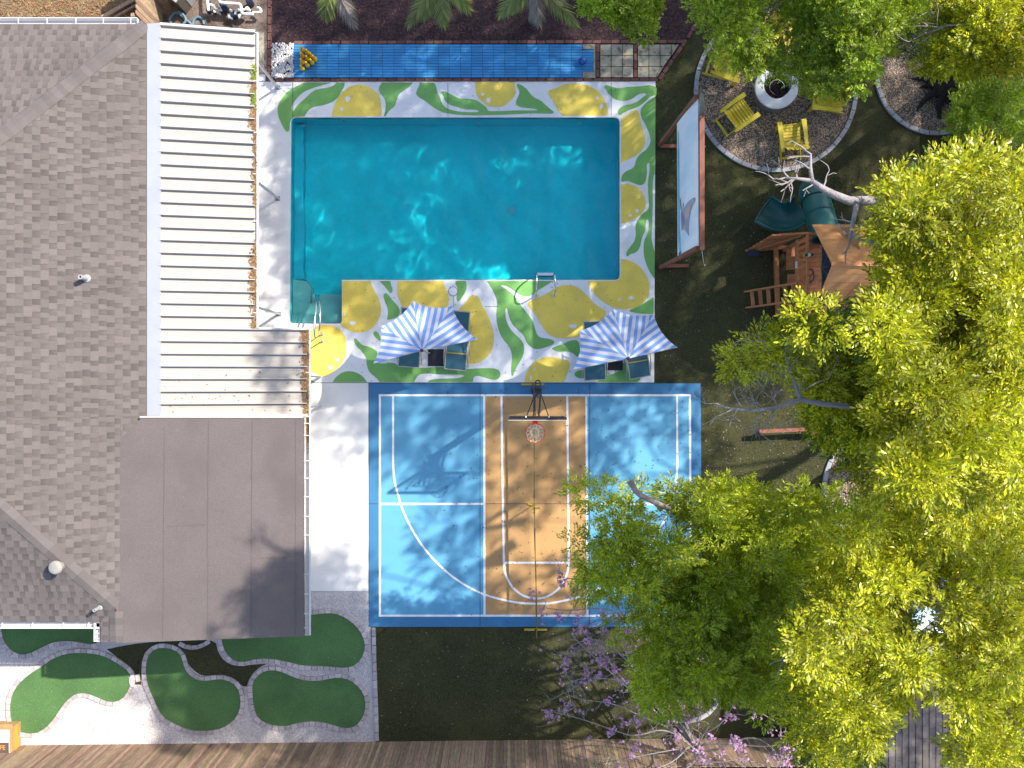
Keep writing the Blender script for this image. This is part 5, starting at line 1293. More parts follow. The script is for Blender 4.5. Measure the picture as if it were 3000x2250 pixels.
# ------------------------------------------------------------------ playset
ps = thing('playset', 'cedar climbing tower with green tube slide, ladder and gabled roof', 'playset', (8, 2.9, 0))
def wbar(name, p0, p1, w_, h_, up=(0, 0, 1), mat=None): b = MB(); b.bar(p0, p1, w_, h_, up); return b.build(name, mat or m_wood, ps)
PX0, PX1, PY0, PY1, PZ = 7.40, 8.95, 2.0, 3.72, 1.52
for x in (PX0 + .05, 8.05, PX1 - .05):
    for y in (PY0 + .05, PY1 - .05): wbar('corner_post', (x, y, 0), (x, y, 2.62 if x > 7.6 else 2.42), .09, .09, (1, 0, 0))
for i in range(15):
    y = PY0 + .06 + i * .1145; wbar('floor_board', (PX0, y, PZ), (PX1, y, PZ), .107, .025)
wbar('floor_beam', (PX0 - .02, PY0, PZ - .08), (PX0 - .02, PY1, PZ - .08), .04, .13); wbar('floor_beam', (PX0, PY0 - .02, PZ - .08), (PX1, PY0 - .02, PZ - .08), .04, .13); wbar('floor_beam', (PX0, PY1 + .02, PZ - .08), (PX1, PY1 + .02, PZ - .08), .04, .13)
wbar('rail', (PX0 - .03, 2.62, 1.62), (PX0 - .03, PY1, 1.62), .04, .09); wbar('rail', (PX0 - .03, PY0, 2.42), (PX0 - .03, PY1, 2.42), .05, .11)
for i in range(6): wbar('baluster', (PX0 - .035, 2.82 + i * .16, 1.6), (PX0 - .035, 2.82 + i * .16, 2.4), .08, .02, (1, 0, 0))
wbar('rail', (PX0, PY1 + .03, 2.40), (8.05, PY1 + .03, 2.40), .05, .1); wbar('rail', (PX0, PY0 - .03, 2.40), (8.05, PY0 - .03, 2.40), .05, .1)
for i in range(4): wbar('baluster', (7.55 + i * .15, PY0 - .035, 1.6), (7.55 + i * .15, PY0 - .035, 2.4), .08, .02, (0, 1, 0))
# gabled roof of horizontal boards with two dormers
rx0, rx1, ry, rz, ey, ez = 7.60, 9.05, 2.85, 3.60, 1.08, 2.62
for s in (-1, 1):
    for i in range(6):
        u0, u1 = i / 6, (i + 1) / 6
        def pt_(x, u, lf): return Vector((x, ry + s * (.02 + (ey - .02) * u), rz + (ez - rz) * u + lf))
        xa = rx0 - .17 * u0; b = MB()
        q = [pt_(xa, u0, .0), pt_(rx1 + .0 * u0, u0, .0), pt_(rx1, u1 + .02, .012), pt_(rx0 - .17 * u1, u1 + .02, .012)]
        lo = [v - Vector((0, 0, .022)) for v in q]
        b.hexa(lo + q if s < 0 else lo[::-1] + q[::-1]); b.build('roof_board', m_roofwood, ps)
    # dormer: small gable standing out of the slope
    dx, yo, yi = 8.38, ry + s * .98, ry + s * .34
    zo = ez + (rz - ez) * (1 - .98 / 1.08); zt = 3.27
    for sg in (-1, 1):
        b = MB(); a_ = Vector((dx + sg * .34, yo, zo + .06)); c_ = Vector((dx, yo, zt)); e_ = Vector((dx, yi, zt - .0))
        vs = [a_, c_, e_]; vs = vs + [v - Vector((0, 0, .02)) for v in vs]
        b.add(vs, [(0, 1, 2), (5, 4, 3), (0, 3, 4, 1), (1, 4, 5, 2), (2, 5, 3, 0)]); b.build('dormer_panel', m_roofwood, ps)
wbar('ridge_cap', (rx0 - .02, ry, rz + .02), (rx1 + .02, ry, rz + .02), .1, .03)
# green sunburst in the gable
b = MB(); xg = 7.63; b.add([(xg, ry - .55, 2.72), (xg, ry + .55, 2.72), (xg, ry, 3.42), (xg + .02, ry - .55, 2.72), (xg + .02, ry + .55, 2.72), (xg + .02, ry, 3.42)], [(0, 2, 1), (3, 4, 5), (0, 1, 4, 3), (1, 2, 5, 4), (2, 0, 3, 5)]); sb = b.build('gable_panel', m_navy, ps)
for k in range(7):
    a = math.pi * (k + .5) / 7; b = MB(); b.bar((xg - .01, ry, 2.76), (xg - .01, ry + .48 * math.cos(a), 2.76 + (.5 if 1 < k < 5 else .25) * math.sin(a)), .03, .015, (1, 0, 0)); b.build('ray', m_teal, sb)
# ladder
for (a, c) in ((at(2182, 855), at(2335, 829, 1.52)), (at(2186, 902), at(2339, 880, 1.52))):
    wbar('ladder_rail', tuple(a + Vector((0, 0, .02))), tuple(c), .09, .045, (0, 1, 0))
l0, l1, r0, r1 = at(2182, 855), at(2335, 829, 1.52), at(2186, 902), at(2339, 880, 1.52)
for k in range(6):
    u = .14 + k * .158; p0, p1 = l0.lerp(l1, u), r0.lerp(r1, u); wbar('rung', tuple(p0), tuple(p1), .10, .028)
# stepped climbing boards
for i in range(8):
    z = .12 + i * .2; a = at(2186 + 10.5 * i, 734 - 6.2 * i, z); c = at(2268 + 10.8 * i, 729 - 6.0 * i, z); wbar('climbing_board', tuple(a), tuple(c), .045, .19)
    if i < 7:
        for v in (.12, .28): 
            q = a.lerp(c, v); b = MB(); b.box((q.x, q.y + .03, q.z + .1), (.05, .05, .05)); b.build('climbing_hold', m_wood, ps)
wbar('climber_rail', tuple(at(2196, 738, .05)), tuple(at(2350, 690, 1.6)), .05, .1); wbar('climber_rail', tuple(at(2285, 688, 1.5)), tuple(at(2376, 683, 2.4)), .05, .09)
# sand frame, bench
wbar('ground_beam', (7.26, 1.85, .1), (7.2, 3.7, .1), .11, .14); wbar('ground_beam', (7.22, 1.88, .1), (8.9, 1.98, .1), .12, .14); wbar('ground_beam', (7.25, 3.72, .1), (8.9, 3.72, .1), .1, .14)
for i in range(2): wbar('bench_seat', (7.40 + .0, 2.72 + i * .16, .52), (7.85, 2.72 + i * .16, .52), .15, .03)
wbar('bench_back', (7.42, 3.1, .62), (7.42, 3.62, .62), .05, .2); wbar('bench_post', (7.38, 2.66, 0), (7.38, 2.66, .55), .06, .06, (1, 0, 0)); wbar('table_top', (7.5, 3.05, .72), (7.5, 3.66, .72), .36, .03); wbar('bench_post', (7.5, 3.3, 0), (7.5, 3.3, .7), .06, .06, (1, 0, 0))
b = MB(); b.sheet([[(7.35, 1.97), (7.75, 2.0), (7.42, 2.35)]], .2, .17); b.build('corner_seat', m_wood, ps)
b = MB(); c = Vector((7.52, 2.73, 2.15))
b.tube([c + Vector((.07 * math.cos(a), .165 * math.sin(a), .16 * math.cos(a) * .6)) for a in [2 * math.pi * k / 20 for k in range(20)]], .018, 6, closed=True)
for k in range(3):
    a = 2.1 * k + .5; b.tube([c, c + Vector((.07 * math.cos(a), .165 * math.sin(a), .1 * math.cos(a)))], .013, 6)
b.build('steering_wheel', M('dark grey plastic', (.06, .055, .055), .4), ps, sm=True)
b = MB(); a, c = at(2353, 748, 2.55), at(2387, 746, 2.55); m_ = a.lerp(c, .5)
b.tube([a, a.lerp(c, .14)], .045, 12, mi=1); b.tube([a.lerp(c, .15), a.lerp(c, .88)], [.036, .028], 12); b.tube([a.lerp(c, .88), c], .036, 12, mi=1); b.tube([(m_.x, m_.y, 2.42), (m_.x, m_.y, 2.6)], .04, 12, mi=2); b.build('telescope', [m_navy, m_ystrap, m_cap], ps, sm=False)
b = MB(); b.box(tuple(at(2333, 776, 2.48)), (.05, .17, .006)); b.build('maker_plate', m_trim, ps)
# tube slide
path = open_smooth([(8.0, 3.72, 1.95), (7.92, 4.1, 1.85), (7.88, 4.5, 1.65), (7.9, 4.95, 1.35), (7.72, 5.05, 1.05), (7.55, 4.75, .85), (7.45, 4.5, .72)], 3)
b = MB(); b.tube(path[:int(len(path) * .62)], .37, 20, cap=False); b.build('slide_tube', m_teal, ps, sm=True)
for u in (.3, .52):
    i = int(len(path) * u); b = MB(); b.tube([path[i] - (path[i + 1] - path[i]).normalized() * .02, path[i] + (path[i + 1] - path[i]).normalized() * .02], .395, 20, cap=False); b.build('slide_joint', m_teal, ps, sm=True)
i0 = int(len(path) * .42); b = MB(); b.tube(path[i0:i0 + 5], .40, 20, cap=False); b.build('slide_joint', m_teal, ps, sm=True)
b = MB(); tr = open_smooth([(7.72, 4.75, .8), (7.45, 4.45, .62), (7.1, 4.45, .45), (6.75, 4.68, .42)], 3); n = 12; vs = []
for i, p in enumerate(tr):
    u = i / (len(tr) - 1); a_, c_ = tr[max(0, i - 1)], tr[min(len(tr) - 1, i + 1)]; d = (c_ - a_).normalized(); sd = Vector((-d.y, d.x, 0)).normalized(); rad = .36 + .05 * u
    for k in range(n + 1):
        an = math.pi * (-.08 + 1.16 * k / n); dep = 1 - .35 * u
        vs.append(p + sd * (rad * math.cos(an)) + Vector((0, 0, -rad * math.sin(an) * dep + .18)))
m_ = n + 1
b.add(vs, [(i * m_ + k, i * m_ + k + 1, (i + 1) * m_ + k + 1, (i + 1) * m_ + k) for i in range(len(tr) - 1) for k in range(n)])
st = b.build('slide_trough', m_teal, ps, sm=True); sm_ = st.modifiers.new('thick', 'SOLIDIFY'); sm_.thickness = .025
b = MB(); rim = [vs[i * m_] for i in range(len(tr))] ; rim2 = [vs[i * m_ + n] for i in range(len(tr))]; b.tube(rim, .028, 6); b.tube(rim2, .028, 6); b.tube([vs[(len(tr) - 1) * m_ + k] for k in range(n + 1)], .03, 6); b.build('slide_lip', m_teal, ps, sm=True)
b = MB(); b.box(tuple(at(2252, 661, .06)), (.16, .09, .05)); b.build('slide_stake', m_slab, ps)
# swing beam to the east
wbar('swing_beam', (8.9, 2.85, 2.35), (12.2, 3.0, 2.35), .1, .16, mat=m_red)
for y in (2.1, 3.9): wbar('swing_leg', (12.15, 3.0, 2.35), (12.3, y, 0), .1, .1, (1, 0, 0), mat=m_red)
for x in (10.1, 11.2):
    b = MB(); b.box((x, 2.9, .5), (.5, .2, .03)); s_ = b.build('swing_seat', m_navy, ps)
    for d in (-.22, .22):
        b = MB(); b.tube([(x + d, 2.9, .5), (x + d, 2.9, 2.3)], .008, 5); b.build('chain', m_alu, s_)
b = MB(); c = at(2208, 742, .3); b.box(tuple(c), (.3, .16, .06)); b.build('toddler_seat', m_navy, ps)
bm = thing('balance_beam', 'red brown timber beam poking out from under the tree beside the court', 'beam', tuple(at(2290, 1262)))
b = MB(); b.bar(at(2224, 1264, .4), at(2440, 1254, .4), .095, .1); b.build('beam', m_red, bm)
b = MB(); b.bar(at(2350, 1268, .33), at(2440, 1264, .33), .07, .08); b.build('brace', m_red, bm)
for px in (2232, 2430): b = MB(); q = at(px, 1262.5); b.box((q.x, q.y, .17), (.08, .08, .34)); b.build('leg', m_red, bm)
# ------------------------------------------------------------------ trees
def sprig_template(rg, n, ll_, lw, L_, six=True):
    V = []
    for i in range(n):
        t = (i + .6) / n; sd = 1 if i % 2 else -1
        an = sd * rg.uniform(.55, 1.05) * (1 - .55 * t) if i < n - 1 else rg.uniform(-.2, .2)
        d = np.array([math.cos(an), math.sin(an), rg.uniform(-.25, .35)]); d /= np.linalg.norm(d)
        roll = rg.normal(0, .5)
        s = np.array([-math.sin(an), math.cos(an), 0]); nn = np.cross(d, s); s = s * math.cos(roll) + nn * math.sin(roll); nn = np.cross(d, s)
        b0 = np.array([L_ * t, 0, rg.uniform(-.015, .015)]) + d * .01; l = ll_ * rg.uniform(.7, 1.2); w_ = lw * rg.uniform(.8, 1.15)
        fold = nn * w_ * .18
        if six: pts = [(0, 0), (.38, -.42), (.82, -.42), (1, 0), (.6, .5)]
        else: pts = [(0, 0), (.55, -.5), (1, 0), (.55, .5)]
        for a, c in pts: V.append(b0 + d * l * a + s * w_ * c + (fold if c else 0))
    return np.array(V)
def crown(name, mat, P, U, parent, rg, n=9, ll_=.09, lw=.036, L_=.24, six=True, spread=.5):
    """P sprig roots (N,3), U rough outward directions (N,3)"""
    tm = [sprig_template(rg, n, ll_, lw, L_, six) for _ in range(6)]
    N_ = len(P); ax = U + rg.normal(0, spread, (N_, 3)); ax[:, 2] *= .7
    ax /= np.linalg.norm(ax, axis=1)[:, None] + 1e-9
    up = np.array([0, 0, 1.]) + rg.normal(0, .35, (N_, 3))
    sd = np.cross(up, ax); sd /= np.linalg.norm(sd, axis=1)[:, None] + 1e-9
    nn = np.cross(ax, sd)
    sc = rg.uniform(.75, 1.2, N_)
    Rm = np.stack([ax, sd, nn], 2) * sc[:, None, None]
    pick = rg.integers(0, 6, N_); out = []
    for k in range(6):
        i = pick == k
        out.append((np.einsum('nij,vj->nvi', Rm[i], tm[k]) + P[i][:, None]).reshape(-1, 3))
    V = np.concatenate(out); nv = 5 if six else 4
    V = V - np.array(ORI.get(parent.name, (0, 0, 0)))
    F_ = len(V) // nv
    me = bpy.data.meshes.new(name); me.vertices.add(len(V)); me.vertices.foreach_set('co', V.ravel())
    me.loops.add(len(V)); me.loops.foreach_set('vertex_index', np.arange(len(V), dtype=np.int32))
    me.polygons.add(F_); me.polygons.foreach_set('loop_start', np.arange(0, len(V), nv, dtype=np.int32))
    me.update(calc_edges=True); me.validate()
    me.materials.append(mat)
    o = bpy.data.objects.new(name, me); C.objects.link(o); o.parent = parent
    return o
def clumps_in(poly, n, zf, rg, mind, holes=(), thin=(), inset=40, zs=.3, gap=-.36, wl=37):
    xs = [p[0] for p in poly]; ys = [p[1] for p in poly]
    X = rg.uniform(min(xs), max(xs), n * 40); Y = rg.uniform(min(ys), max(ys), n * 40)
    ok = inside(poly, X, Y) & (edge_dist(poly, X, Y) > inset * rg.uniform(.6, 1.4, len(X)))
    for h in holes: ok &= ~inside(h, X, Y) & (edge_dist(h, X, Y) > inset * .7)
    wv = np.sin(X / wl + 1.3 * np.sin(Y / (1.4 * wl))) * np.sin(Y / (1.1 * wl) + 1.1 * np.sin(X / (1.6 * wl)))
    ok &= ~((wv < gap) & (rg.random(len(X)) < .88))
    for h in thin: ok &= ~(inside(h, X, Y) & (rg.random(len(X)) < .65))
    pts = np.zeros((0, 2))
    for x, y in zip(X[ok], Y[ok]):
        if len(pts) >= n: break
        if len(pts) and ((pts - (x, y)) ** 2).sum(1).min() < mind ** 2: continue
        pts = np.concatenate([pts, [(x, y)]])
    return np.array([tuple(at(x, y, zf(x, y) + max(-.7, min(.6, rg.normal(0, zs))))) for x, y in pts])
def fill(cs, rg, per, r, flat_=.55, top=.75):
    """sprig positions and outward directions in ellipsoidal clumps"""
    P, U = [], []
    for c in cs:
        rr = r * rg.uniform(.7, 1.25); k = int(per * rg.uniform(.7, 1.3) * (rr / r) ** 2)
        d = rg.normal(0, 1, (k, 3)); d /= np.linalg.norm(d, axis=1)[:, None]
        lowm = (d[:, 2] < 0) & (rg.random(k) < top); d[lowm, 2] *= -1
        q = rg.uniform(.35, 1, k)[:, None] ** .6
        P.append(c + d * q * rr * np.array([1, 1, flat_])); U.append(d + np.array([0, 0, .15]))
    return np.concatenate(P), np.concatenate(U)
def limb_path(a, c, rg, sag=.0, k=5, wob=.12):
    a, c = Vector(a), Vector(c); L_ = (c - a).length; pts = [a]
    for i in range(1, k):
        u = i / k; p = a.lerp(c, u); p.z += sag * math.sin(math.pi * u) * L_
        p += Vector(rg.normal(0, wob * L_ / k, 3)); pts.append(p)
    pts.append(c); return open_smooth(pts, 1)
def tree(name, label, base, zt, cs, rg, mat, trunk_r=.22, nl=18, per=60, r=.6, bark=None, group=None, lean=None, flat_=.55, **kw):
    base = Vector(base); t = thing(name, label, 'tree', tuple(base), group=group)
    b = MB(); top = Vector((base.x, base.y, zt)) + (Vector(lean) if lean else Vector((0, 0, 0)))
    pts = open_smooth([base - Vector((0, 0, .1)), base.lerp(top, .35) + Vector(rg.normal(0, .08, 3)), base.lerp(top, .7) + Vector(rg.normal(0, .1, 3)), top], 2)
    b.tube(pts, [trunk_r * (1.5 - .95 * min(1, (i / (len(pts) - 1)) ** .55)) for i in range(len(pts))], 12)
    b.build('trunk', bark or m_bark, t, sm=True)
    order = rg.permutation(len(cs))[:nl]
    b = MB()
    for i in order:
        c = cs[i]; s = base.lerp(top, rg.uniform(.7, 1.))
        pth = limb_path(s, c - np.array([0, 0, .12]), rg, .06); r0 = trunk_r * rg.uniform(.14, .27)
        b.tube(pth, [r0 * (1 - .82 * j / (len(pth) - 1)) for j in range(len(pth))], 7)
        for _ in range(2):
            e = Vector(c) + Vector(rg.normal(0, r * .6, 3)); m_ = pth[int(len(pth) * .7)]; p2 = limb_path(m_, e, rg, .03, 3)
            b.tube(p2, [r0 * .3 * (1 - .7 * j / (len(p2) - 1)) for j in range(len(p2))], 5)
    b.build('limbs', bark or m_bark, t, sm=True)
    P, U = fill(cs, rg, per, r, flat_)
    crown('crown', mat, P, U, t, rg, **kw)
    return t
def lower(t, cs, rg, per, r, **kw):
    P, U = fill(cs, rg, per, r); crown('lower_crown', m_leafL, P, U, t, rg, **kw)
def twigs(b, p, d, ln, r, depth, rg, nrm=None):
    p = Vector(p); d = Vector(d).normalized(); k = 3; pts = [p]
    for i in range(k):
        d = (d + Vector(rg.normal(0, .22, 3)) * (1 if nrm is None else .8)).normalized(); pts.append(pts[-1] + d * ln / k)
    b.tube(pts, [r * (1 - .5 * i / k) for i in range(k + 1)], 5 if depth > 1 else 4, cap=depth == 0)
    tips = []
    if depth > 0:
        for i in range(rg.integers(2, 4)):
            q = pts[rg.integers(1, k + 1)]; a = Vector(rg.normal(0, 1, 3)); a.z *= .6
            tips += twigs(b, q, d * .9 + a.normalized() * .85, ln * rg.uniform(.5, .8), r * .55, depth - 1, rg)
    else: tips.append(pts[-1])
    return tips
Zr = lambda ox, oy, s, p: zoom(ox, oy, s, p)
R4 = lambda p: zoom(2000, 0, 2.212, p); R4b = lambda p: zoom(2000, 500, 2.212, p); R5c = lambda p: zoom(2000, 1200, 2.212, p); R8 = lambda p: zoom(2000, 1500, 2.212, p)
E3 = lambda p: zoom(1400, 1100, 2.765, p); Z7 = lambda p: zoom(1300, 1700, 3.0136, p)

# A: tree leaning over the fire pit
rg = np.random.default_rng(41)
polyA = R4([(80,-60),(90,60),(85,105),(150,170),(240,200),(270,250),(190,330),(210,390),(290,385),(360,440),(440,530),(500,520),(560,450),(640,420),(720,460),(790,560),(900,580),(940,550),(1000,570),(1080,560),(1170,580),(1210,520),(1230,400),(1270,360),(1250,310),(1310,250),(1440,195),(1560,60),(1570,-60)])
holesA = [R4([(545,40),(660,60),(700,180),(740,250),(720,350),(620,380),(560,320),(540,180)])]
thinA = [R4([(500,20),(860,30),(800,420),(540,440)]), R4([(900,330),(1010,340),(1010,420),(900,420)]), R4([(330,220),(450,220),(440,330),(330,330)])]
csA = clumps_in(polyA, 150, lambda x, y: 5.6 + .0018 * (2500 - x) * 0 + 1.0 * math.sin(x * .013) * .6, rg, 28, holesA, thinA, 10)
csA = np.concatenate([csA, clumps_in([(2080, -260), (2780, -260), (2780, -40), (2080, -40)], 60, lambda x, y: 6.3, rg, 45)])
tree('oak_tree', 'leafy green tree spreading over the fire pit', at(2440, -40), 4.6, csA, rg, m_leafA, .2, 26, 62, .30, n=9, ll_=.078, lw=.033, L_=.15)
# B: tree on the dark trunk with roots
rg = np.random.default_rng(42)
polyB = R4([(1640,-60),(1700,30),(1760,50),(1670,110),(1630,200),(1560,330),(1550,440),(1600,480),(1720,530),(1780,470),(1850,460),(1990,450),(2100,480),(2230,510),(2300,-60)])
thinB = [R4([(1850,-40),(2060,-40),(2040,250),(1880,230)])]
csB = clumps_in(polyB, 95, lambda x, y: 7.2 + .5 * math.sin(x * .02), rg, 26, [], thinB, 28)
polyB2 = R4([(1760,560),(1860,500),(2230,500),(2230,980),(2140,980),(2050,920),(2030,820),(2060,740),(1980,690),(1920,830),(1810,920),(1760,870),(1780,800),(1750,690)])
csB2 = clumps_in(polyB2, 80, lambda x, y: 3.6 + .3 * math.sin(x * .02), rg, 22, inset=22)
tB = tree('oak_tree', 'yellow green tree growing from the black flared trunk', at(2752, 262), 5.8, csB, rg, m_leafC, .2, 20, 66, .32, bark=m_darkbark, n=9, ll_=.08, lw=.033, L_=.16)
P, U = fill(csB2, rg, 60, .30); crown('lower_crown', m_leafA, P, U, tB, rg, n=8, ll_=.08, lw=.036, L_=.17)
b = MB(); base = at(2760, 265)
for k in range(9):
    a = 2 * math.pi * k / 9 + rg.normal(0, .2); L_ = rg.uniform(.5, 1.05); p = base + Vector((.12 * math.cos(a), .12 * math.sin(a), .35))
    pth = open_smooth([p, p + Vector((.25 * math.cos(a), .25 * math.sin(a), -.22)), base + Vector((L_ * .7 * math.cos(a + .15), L_ * .7 * math.sin(a + .15), .06)), base + Vector((L_ * math.cos(a + .3), L_ * math.sin(a + .3), -.02))], 2)
    b.tube(pth, [.14 * (1 - .85 * i / (len(pth) - 1)) for i in range(len(pth))], 7)
b.build('roots', m_darkbark, tB, sm=True)
for q in ((2830, 40), (2860, 60), (2900, 30), (2880, 100), (2850, 10)): 
    b = MB(); p = at(q[0], q[1], 7.6); twigs(b, p, (rg.normal(0, 1), rg.normal(0, 1), .1), .8, .03, 2, rg); b.build('bare_twig', m_dead, tB, sm=True)
# low bush behind the gravel circles
rg = np.random.default_rng(43)
polyBu = R4([(1300,210),(1500,150),(1570,330),(1440,345),(1310,310)])
cs = clumps_in(polyBu, 26, lambda x, y: 2.2, rg, 18, inset=22)
bu = thing('bush', 'dim dark green bush between the two gravel circles', 'bush', tuple(at(2640, 110)))
P, U = fill(cs, rg, 60, .3); crown('foliage', m_leafS, P, U, bu, rg, n=7, ll_=.07, lw=.035, L_=.15)
b = MB()
for c in cs[:10]: b.tube([tuple(at(2640, 110)), tuple(c)], [.03, .01], 5)
b.build('stem', m_bark, bu)
# bush over the pavers
rg = np.random.default_rng(44)
polyE = zoom(1400, 0, 2.765, [(840,-120),(850,60),(930,90),(960,160),(1020,140),(1110,110),(1120,180),(1180,210),(1250,200),(1300,330),(1400,340),(1450,290),(1440,250),(1380,230),(1460,160),(1470,40),(1480,-120)])
cs = clumps_in(polyE, 75, lambda x, y: 3.3, rg, 15, inset=28)
tE = tree('small_tree', 'compact dark green tree reaching over the paver walk', at(1830, -60), 2.6, cs, rg, m_leafA, .09, 12, 80, .25, n=8, ll_=.075, lw=.034, L_=.15)

# C: tall tree in the right centre
rg = np.random.default_rng(45)
polyC = (R4b([(205,1200),(230,1290),(262,1390),(280,1455),(330,1420),(400,1330),(480,1270),(560,1240),(700,1265),(790,1300),(830,1380),(770,1480),(750,1560),(830,1650)]) + R5c([(830,120),(880,190),(960,220),(1040,250),(1070,360),(1060,470),(1300,520),(2260,560)]) +
         R4([(2260,1130),(2130,1090),(2100,1040),(2000,1040),(1970,985),(1900,1025),(1850,1015),(1800,1040),(1740,1080),(1690,1020),(1620,1030),(1590,1000),(1560,1060),(1530,1130),(1480,1200),(1400,1160),(1290,1150),(1250,1195)]) +
         R4b([(1280,170),(1310,230),(1210,250),(1150,270),(1165,340),(1150,390),(1210,440),(1190,520),(1260,570),(1270,620),(1200,690),(1125,690),(1130,730),(1240,770),(1230,860),(1060,890),(980,800),(900,790),(830,850),(790,830),(800,890),(700,985),(650,1025),(560,1020),(490,1045),(460,1090),(410,1105),(370,1145),(260,1150)]))
holesC = [[(2150, 520), (2530, 530), (2575, 640), (2600, 760), (2590, 900), (2490, 930), (2400, 890), (2330, 935), (2150, 960)], R4b([(1600,740),(1720,730),(1740,900),(1640,900)]), R4b([(1790,1040),(1920,1050),(1960,1180),(1830,1200)]), R4b([(1560,1170),(1640,1180),(1600,1300),(1550,1290)]), R4([(2140,880),(2260,880),(2260,1180),(2130,1120)])]
thinC = [R4b([(1340,600),(1860,620),(1840,900),(1500,860)]), R4b([(620,1150),(980,1120),(980,1200),(640,1230)])]
def zC_(x, y):
    return 15.0 + .9 * math.sin(x * .021 + 1 + .8 * math.sin(y * .011)) * math.sin(y * .024 + .7 * math.sin(x * .013)) - (2.4 if x < 2600 and y > 960 else 0)
csC = clumps_in(polyC, 760, zC_, rg, 24, holesC, thinC, 42, .6, .08, 78)
lowC = clumps_in(polyC, 260, lambda x, y: zC_(x, y) * .5 + 6.1 - (1.1 if x < 2330 and y > 950 else 0), rg, 32, holesC, [], 55, .3, -2)
tC = tree('oak_tree', 'tall bright yellow green tree rising behind the playset', (10.5, -1.5, 0), 10.2, csC, rg, m_leafC, .26, 10, 40, .25, n=10, ll_=.068, lw=.026, L_=.19)
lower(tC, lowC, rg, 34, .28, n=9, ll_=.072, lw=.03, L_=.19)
b = MB(); z = 14.6
mainp = [at(2625, 640, 14.0), at(2610, 601, z), at(2542, 588, z), at(2488, 588, z), at(2443, 570, z), at(2407, 551, z), at(2375, 529, z)]
b.tube(mainp, [.05, .06, .062, .056, .05, .042, .034], 9)
b.tube([at(2375, 529, z), at(2340, 524, z), at(2300, 521, z)], [.03, .022, .015], 6); b.tube([at(2378, 528, z), at(2374, 490, z), at(2375, 452, z), at(2348, 433, z)], [.035, .024, .018, .008], 6)
b.tube([at(2511, 592, z), at(2503, 633, z), at(2493, 678, z), at(2486, 723, z)], [.04, .035, .025, .01], 6); b.tube([at(2495, 690, z), at(2565, 714, z), at(2601, 741, z)], [.035, .025, .015], 6)
b.tube([at(2515, 660, z), at(2560, 650, z), at(2608, 627, z)], [.02, .016, .02], 5)
for q, dr in (((2325, 523), (-1, -.2)), ((2310, 521), (-.6, .6)), ((2300, 521), (-1, -.1)), ((2318, 521), (-.3, -1)), ((2335, 523), (-.5, 1)), ((2330, 523), (-.6, -.8)), ((2375, 460), (-.8, .3)), ((2360, 440), (-.6, .6)), ((2372, 495), (-1, .2)), ((2410, 552), (.4, .8)), ((2390, 535), (-.8, -.4)), ((2487, 720), (-.3, -.9)), ((2497, 650), (-.8, .2)), ((2595, 738), (.5, -.5)), ((2585, 728), (.6, .5)), ((2575, 720), (.8, -.1)), ((2480, 690), (-.5, .8))):
    twigs(b, at(*q, z), (dr[0], dr[1], .05), rg.uniform(.16, .3), .014, 1, rg)
b.build('dead_branch', m_dead, tC, sm=True)
b = MB(); z = 14.0
b.tube([at(2500, 1192, z - .2), at(2479, 1189, z), at(2407, 1183, z), at(2343, 1171, z), at(2316, 1178, z), at(2271, 1196, z), at(2203, 1203, z), at(2136, 1196, z), at(2090, 1187, z)], [.034, .036, .036, .034, .03, .026, .02, .014, .006], 7)
b.tube([at(2343, 1168, z), at(2330, 1124, z), at(2312, 1083, z), at(2271, 1070, z), at(2240, 1056, z)], [.032, .026, .019, .012, .005], 6)
for q, dr in (((2271, 1196), (-.5, -1)), ((2260, 1196), (.3, -1)), ((2240, 1200), (-1, -.5)), ((2203, 1203), (-.7, .8)), ((2180, 1200), (-.8, .6)), ((2150, 1197), (-.9, -.4)), ((2120, 1192), (-.8, .5)), ((2220, 1203), (-.4, 1)), ((2160, 1198), (-.6, -.8)), ((2240, 1200), (-.3, .9)), ((2280, 1192), (-.6, .8)),
              ((2330, 1124), (-.9, .2)), ((2320, 1100), (-.8, -.3)), ((2312, 1085), (-.5, .8)), ((2290, 1075), (-.9, -.4)), ((2270, 1070), (-.6, .7)), ((2335, 1140), (.7, .5)), ((2340, 1150), (.9, .4)), ((2310, 1090), (.5, .8)), ((2300, 1080), (-.7, -.7)), ((2330, 1130), (-1, -.2))):
    twigs(b, at(*q, z), (dr[0], dr[1], .05), rg.uniform(.25, .42), .010, 2 if rg.random() < .85 else 1, rg)
b.build('dead_branch', m_dead, tC, sm=True)
b = MB()
b.tube([at(2745, 850, 9), at(2768, 870, 10), at(2790, 925, 9)], [.11, .10, .11], 9); b.tube([at(2690, 1100, 9), at(2715, 1070, 9.6), at(2745, 1020, 9)], [.15, .13, .15], 9)
b.build('fork', m_bark, tC, sm=True)

# E: lower right tree
rg = np.random.default_rng(46)
polyF = R5c([(1000,560),(1300,520),(2280,500),(2280,2400),(1990,2400),(1870,2330),(1780,2250),(1720,2180)]) + R8([(1740,1470),(1790,1380),(1760,1300),(1700,1200),(1560,1250),(1430,1240),(1460,1320),(1380,1380),(1420,1480),(1330,1530),(1290,1600),(1340,1720),(780,1720),(740,1500),(700,1400),(690,1290),(740,1100),(700,900),(760,600),(900,300),(1000,50)])
holesF = [R8([(1470,540),(1670,530),(1690,700),(1620,830),(1450,800)]), R8([(1340,1270),(1680,1270),(1640,1720),(1270,1720),(1270,1560)]), R8([(1740,360),(1860,380),(1850,480),(1740,480)])]
thinF = [R8([(1340,830),(1820,850),(1800,1330),(1420,1330)])]
csF = clumps_in(polyF, 780, lambda x, y: 12 + 1.35 * math.sin(x * .022 + .8 * math.sin(y * .012)) * math.sin(y * .023 + 1 + .7 * math.sin(x * .014)), rg, 25, holesF, thinF, 40, .6, .06, 72)
